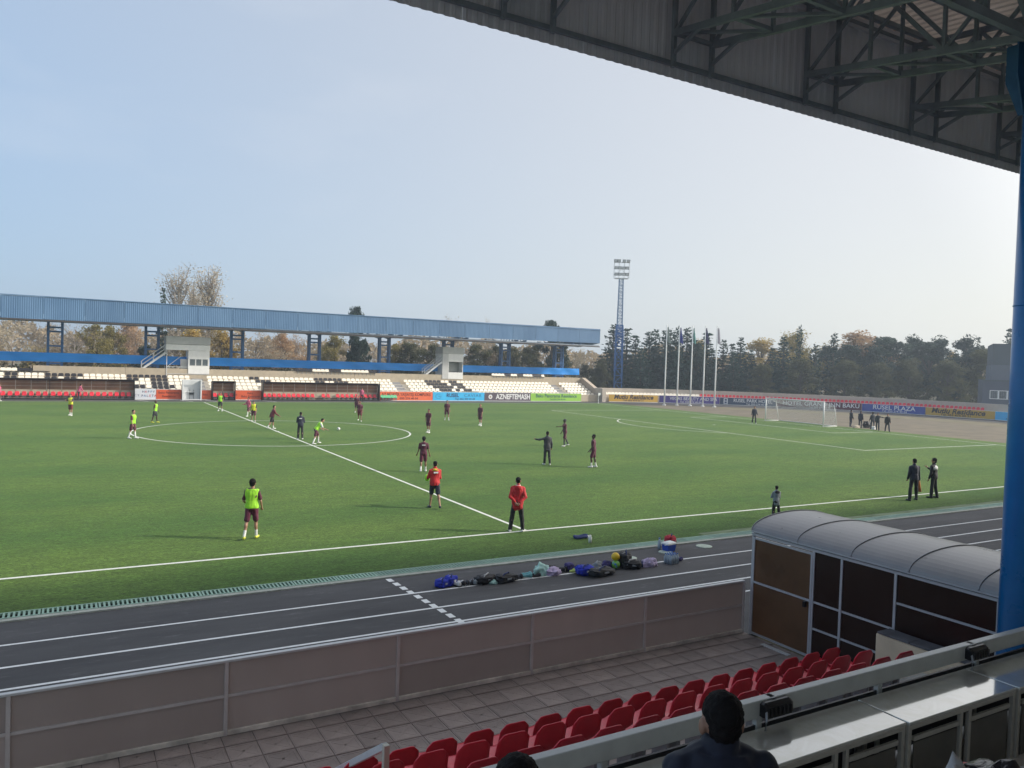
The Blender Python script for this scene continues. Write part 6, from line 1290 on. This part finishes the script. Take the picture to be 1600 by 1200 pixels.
far_l = [  # kind, u, top, D, width, label
 ('bare2', 18, 496, 112, 1.5, 'pale leafed tree behind the far stand at the left edge'), ('bare', 62, 500, 118, 1.2, 'bare greyish tree left of the first lattice column'), ('yel', 48, 540, 102, 1.4, 'low yellow leafed tree above the blue band at the left'),
 ('bare', 116, 500, 105, 1.1, 'bare twiggy tree just right of the first lattice column'), ('oliv', 143, 505, 108, 1.1, 'olive yellow tree between the first and second lattice columns'), ('oliv', 172, 507, 112, 1.0, 'golden olive tree right of the bare twiggy one'),
 ('rust', 200, 500, 150, 1.1, 'distant orange tree left of the second lattice column'), ('rusty', 216, 508, 146, 1.2, 'distant rusty tree touching the second lattice column'), ('pine2', 226, 538, 100, 1.2, 'small dark green tree at the foot of the second lattice column'),
 ('con4', 252, 452, 104, .62, 'dark narrow tree rising over the blue roof beside the poplars'), ('pop', 276, 411, 116, 1.2, 'tall pale poplar rising above the roof, left one of the pair'), ('pop2', 322, 415, 118, 1.25, 'tall pale poplar rising above the roof, right one of the pair'),
 ('pop2', 300, 440, 121, 1.0, 'lower pale poplar between the two tall ones'), ('gold', 300, 512, 108, 1.2, 'golden tree behind the larger commentary booth'), ('gold', 345, 514, 106, 1.25, 'golden brown tree right of the larger commentary booth'), ('yel', 338, 552, 98, 1.4, 'low yellow shrub like tree above the band right of the larger booth'),
 ('bare', 398, 512, 108, 1.3, 'grey bare tree right of the third lattice column'), ('rust', 438, 518, 125, 1.0, 'orange brown tree midway between third and fourth lattice columns'), ('rusty', 468, 520, 140, 1.3, 'hazy pinkish tree left of the fourth lattice column'), ('bare2', 425, 545, 104, 1.5, 'pale low tree under the orange brown one'), ('bare', 370, 518, 126, 1.3, 'grey brown tree behind the third lattice column'),
 ('oliv', 522, 522, 112, 1.1, 'olive tree right of the fourth lattice column'), ('pine1', 553, 478, 116, .55, 'dark tree whose top rises over the middle of the blue roof'), ('pine2', 560, 530, 104, .9, 'dark green tree below the roof near the middle'), ('bare', 585, 532, 145, 1.4, 'hazy grey tree left of the fifth lattice column'), ('bare2', 500, 540, 120, 1.4, 'pale brown tree behind the fourth lattice column'),
 ('dkol', 640, 533, 108, 1.2, 'broad olive green tree right of the fifth lattice column'), ('dkol', 672, 536, 112, 1.1, 'dark olive tree left of the smaller commentary booth'), ('oliv', 618, 536, 118, 1.0, 'olive tree directly beside the fifth lattice column'), ('bare', 706, 493, 128, .7, 'thin bare tree tips above the roof over the smaller booth'),
 ('dkol', 745, 536, 112, 1.15, 'olive tree right of the smaller commentary booth'), ('bare', 764, 498, 126, .5, 'thin twigs of a tree poking over the roof near its right end'), ('dkol', 775, 538, 118, 1.0, 'dark olive tree behind the seventh lattice column'), ('dkol', 826, 540, 112, 1.2, 'broad dark olive tree between the last two lattice columns'), ('pine1', 860, 500, 118, .8, 'dark rounded tree top over the right end of the blue roof'), ('dkol', 800, 541, 116, .9, 'dark olive tree just right of the seventh lattice column'),
 ('dkol', 880, 556, 112, .9, 'olive tree below the end of the roof'), ('bare2', 905, 545, 128, 1.1, 'whitish bare tree between the roof end and the conifers'), ('dkol', 915, 568, 118, 1.1, 'bushy tree at the gap right of the far stand'), ('dkol', 940, 560, 122, .9, 'bushy olive tree left of the floodlight tower'),
]
for k, u, t, D, w, lab in far_l: tree(k, u, t, D, lab, w * .92)
far_r = [
 ('con1', 956, 508, 139, 1.0, 'tall dark conifer directly left of the floodlight tower'), ('con2', 977, 512, 141, 1.0, 'tall dark conifer directly right of the floodlight tower'), ('con2', 991, 523, 144, 1.0, 'conifer second to the right of the floodlight tower'), ('con1', 1012, 519, 140, 1.1, 'conifer left of the leftmost flagpole'), ('con4', 1022, 516, 143, .9, 'slim conifer just left of the leftmost flagpole'),
 ('con1', 1037, 518, 140, 1.0, 'conifer behind the leftmost flagpole'), ('con4', 1045, 516, 143, 1.1, 'ragged conifer between the first and second flagpoles'), ('cyp', 1055, 514, 139, 1.0, 'narrow dark conifer behind the second flagpole'), ('con1', 1071, 513, 140, 1.1, 'conifer between the second and third flagpoles'), ('pine2', 1086, 534, 137, .8, 'rounded dark tree right of the third flagpole'), ('con2', 1102, 519, 140, 1.15, 'conifer behind the fourth flagpole'),
 ('gold', 1092, 530, 156, .7, 'yellowish tree glimpsed between conifers behind the flagpoles'), ('con4', 1128, 532, 138, 1.0, 'conifer just right of the rightmost flagpole'), ('con2', 1142, 536, 139, .85, 'short conifer second to the right of the flagpoles'), ('con1', 1155, 528, 140, .9, 'pointed conifer left of the golden tree'), ('gold', 1188, 529, 150, 1.35, 'large golden tree behind the conifers right of the flagpoles'),
 ('con3', 1172, 548, 138, .95, 'dark conifer in front of the golden tree, left side'), ('con3', 1205, 545, 138, .9, 'dark conifer in front of the golden tree, right side'), ('con1', 1222, 527, 140, 1.0, 'dark conifer left of the tallest cypress'), ('cyp', 1246, 512, 137, .75, 'tallest narrow cypress with a thin bare tip'), ('yel', 1262, 518, 150, 1.0, 'yellow green tree behind the tallest cypress'), ('oliv', 1236, 520, 152, .8, 'pale olive tree left of the tallest cypress'),
 ('cyp', 1272, 541, 135, 1.3, 'short dark cypress right of the tallest one'), ('pine1', 1290, 540, 150, .7, 'loose dark tree behind the two cypresses'), ('cyp', 1300, 523, 137, 1.1, 'second tall cypress standing free against the sky'), ('rust', 1343, 517, 148, 1.35, 'reddish orange tree top above the maroon board'), ('pine1', 1325, 538, 142, 1.0, 'grey green pine left of the reddish tree'),
 ('pine1', 1385, 526, 143, 1.15, 'broad rounded pine right of the reddish tree'), ('pine2', 1368, 540, 138, .9, 'pine below the reddish tree'), ('pine2', 1424, 525, 146, .8, 'airy pine with sky showing through its crown'), ('pine1', 1450, 534, 142, 1.05, 'broad pine in the middle of the right hand tree line'), ('pine2', 1466, 527, 147, .8, 'pine with a knobbly top near the grey building'), ('gold', 1483, 548, 155, .6, 'yellow tree peeping between the pines near the grey building'),
 ('con3', 1490, 548, 138, .8, 'dark pointed tree between the pines near the grey building'), ('pine2', 1508, 526, 140, 1.0, 'tall pine left of the grey building'), ('pine3', 1530, 545, 136, 1.0, 'dark bushy tree touching the grey building'), ('con2', 1574, 512, 150, .8, 'conifer top rising behind the grey building'), ('pine3', 1420, 560, 134, 1.0, 'dark bushy tree below the airy pine'),
 ('pine3', 1250, 560, 133, 1.0, 'dark bushy tree at the foot of the tallest cypress'), ('pine3', 1320, 562, 133, 1.0, 'dark bushy tree above the goal'), ('pine3', 1480, 562, 133, 1.0, 'dark bushy tree above the right amber board'), ('con3', 1110, 545, 136, 1.0, 'wide dark conifer low behind the rightmost flagpole'), ('con3', 1060, 545, 136, 1.0, 'wide dark conifer low between the second and third flagpoles'), ('con3', 1000, 545, 136, 1.0, 'wide dark conifer low left of the flagpoles'), ('pine3', 1370, 566, 132, 1.0, 'dark bushy tree above the royal blue board'),
 ('pine3', 1190, 568, 134, .9, 'dark bushy tree below the golden tree'), ('con3', 1145, 552, 136, 1.0, 'wide dark conifer below the pointed one'), ('pine3', 935, 572, 132, .9, 'dark bush beside the floodlight tower foot'), ('con3', 965, 552, 136, .9, 'wide dark conifer behind the floodlight tower foot'),
]
for k, u, t, D, w, lab in far_r: tree(k, u, t, D, lab, w * (1.55 if k[:3] == 'con' else 1.22))
# distant wood closing the horizon
L = Leaves(99); r = L.r
for i in range(26000):
    u = r.uniform(-150, 1750); D = r.uniform(180, 230); x, y = place(u, D); h = (10 + 3.5 * noise.noise((u * .012, 1.3, 0)) + 2 * noise.noise((u * .05, 4.3, 0))); z = h * r.random() ** .6
    L.leaf(Vector((x, y, z)), r.uniform(.5, 1.3))
tag(put('distant_wood', L.mesh('distant_wood', leafmat('wood', (0.27, 0.21, 0.13), (0.40, 0.31, 0.19)))), 'far off grey brown wood closing the horizon behind the stands', 'wood', kind='stuff')
hb = Leaves(55); r = hb.r
for i in range(9000):
    t_ = r.random(); x = -34 + 90 * t_; y = r.uniform(50.5, 53.5); h = 3.7 + 0.8 * noise.noise((x * .3, 2, 0)); z = h * r.random() ** .7; hb.leaf(Vector((x, y, z)), r.uniform(.15, .4))
tag(put('hedge', hb.mesh('hedge', leafmat('hedge', (0.10, 0.095, 0.04), (0.22, 0.19, 0.09)))), 'loose straw coloured hedge right behind the far grandstand', 'hedge', kind='stuff')

# ------------------------------------------------------------------ the hazy air
hz = MB().bb((-950, -750, -1.1), (950, 1150, 25.5)).build('haze', None if False else M('haze_air', (0.8, 0.8, 0.8)), kind='stuff')
hm_ = hz.data.materials[0]; nt_ = hm_.node_tree
for n_ in list(nt_.nodes):
    if n_.type != 'OUTPUT_MATERIAL': nt_.nodes.remove(n_)
pv = nt_.nodes.new('ShaderNodeVolumePrincipled'); pv.inputs['Color'].default_value = (0.76, 0.88, 1.0, 1); pv.inputs['Density'].default_value = HAZE; pv.inputs['Anisotropy'].default_value = 0.35
nt_.links.new(pv.outputs[0], [n_ for n_ in nt_.nodes if n_.type == 'OUTPUT_MATERIAL'][0].inputs['Volume'])
# ------------------------------------------------------------------ turn pending skins and lettering into plain meshes
for o, vox, ex in PEND:
    m = o.modifiers.new('fuse', 'REMESH'); m.mode = 'VOXEL'; m.voxel_size = vox; m.use_smooth_shade = True
    s = o.modifiers.new('smooth', 'SMOOTH'); s.factor = 0.5; s.iterations = 2
dg = bpy.context.evaluated_depsgraph_get()
for o, vox, ex in PEND:
    me = bpy.data.meshes.new_from_object(o.evaluated_get(dg)); mats = list(o.data.materials); o.modifiers.clear()
    if ex is not None and ex.v:
        n = len(me.vertices); vs = [v.co[:] for v in me.vertices] + ex.v; fs = [tuple(p.vertices) for p in me.polygons] + [tuple(i + n for i in f) for f in ex.f]; mi = [0] * len(me.polygons) + ex.m
        me = bpy.data.meshes.new(o.name); me.from_pydata(vs, [], fs); me.polygons.foreach_set('material_index', mi)
    base_n = o.name.split('.')[0]
    if base_n in ('jacket', 'shirt', 'training_bib', 'trousers', 'shorts', 'hair'):      # folds in the cloth, tufts in the hair
        amp, fr = (0.006, 46.0) if base_n == 'hair' else (0.016, 8.5); sd = (hash(o.name) % 97) * 1.7 if False else len(me.vertices) * 0.013
        nr = [v.normal.copy() for v in me.vertices]
        for v, n_ in zip(me.vertices, nr):
            p = Vector((v.co.x * fr, v.co.y * fr, v.co.z * fr * (1.0 if base_n == 'hair' else 0.55) + sd)); v.co += n_ * amp * (noise.noise(p) + 0.5 * noise.noise(p * 2.1))
    me.materials.clear()
    for m in mats: me.materials.append(m)
    me.polygons.foreach_set('use_smooth', [True] * len(me.polygons)); me.update(); o.data = me
for o in TEXTS:
    me = bpy.data.meshes.new_from_object(o.evaluated_get(dg)); p = o.parent; n = o.name.split('.')[0]
    c = put(n, me, p, o.location, o.rotation_euler, o.scale[:]); cu = o.data; bpy.data.objects.remove(o); bpy.data.curves.remove(cu)
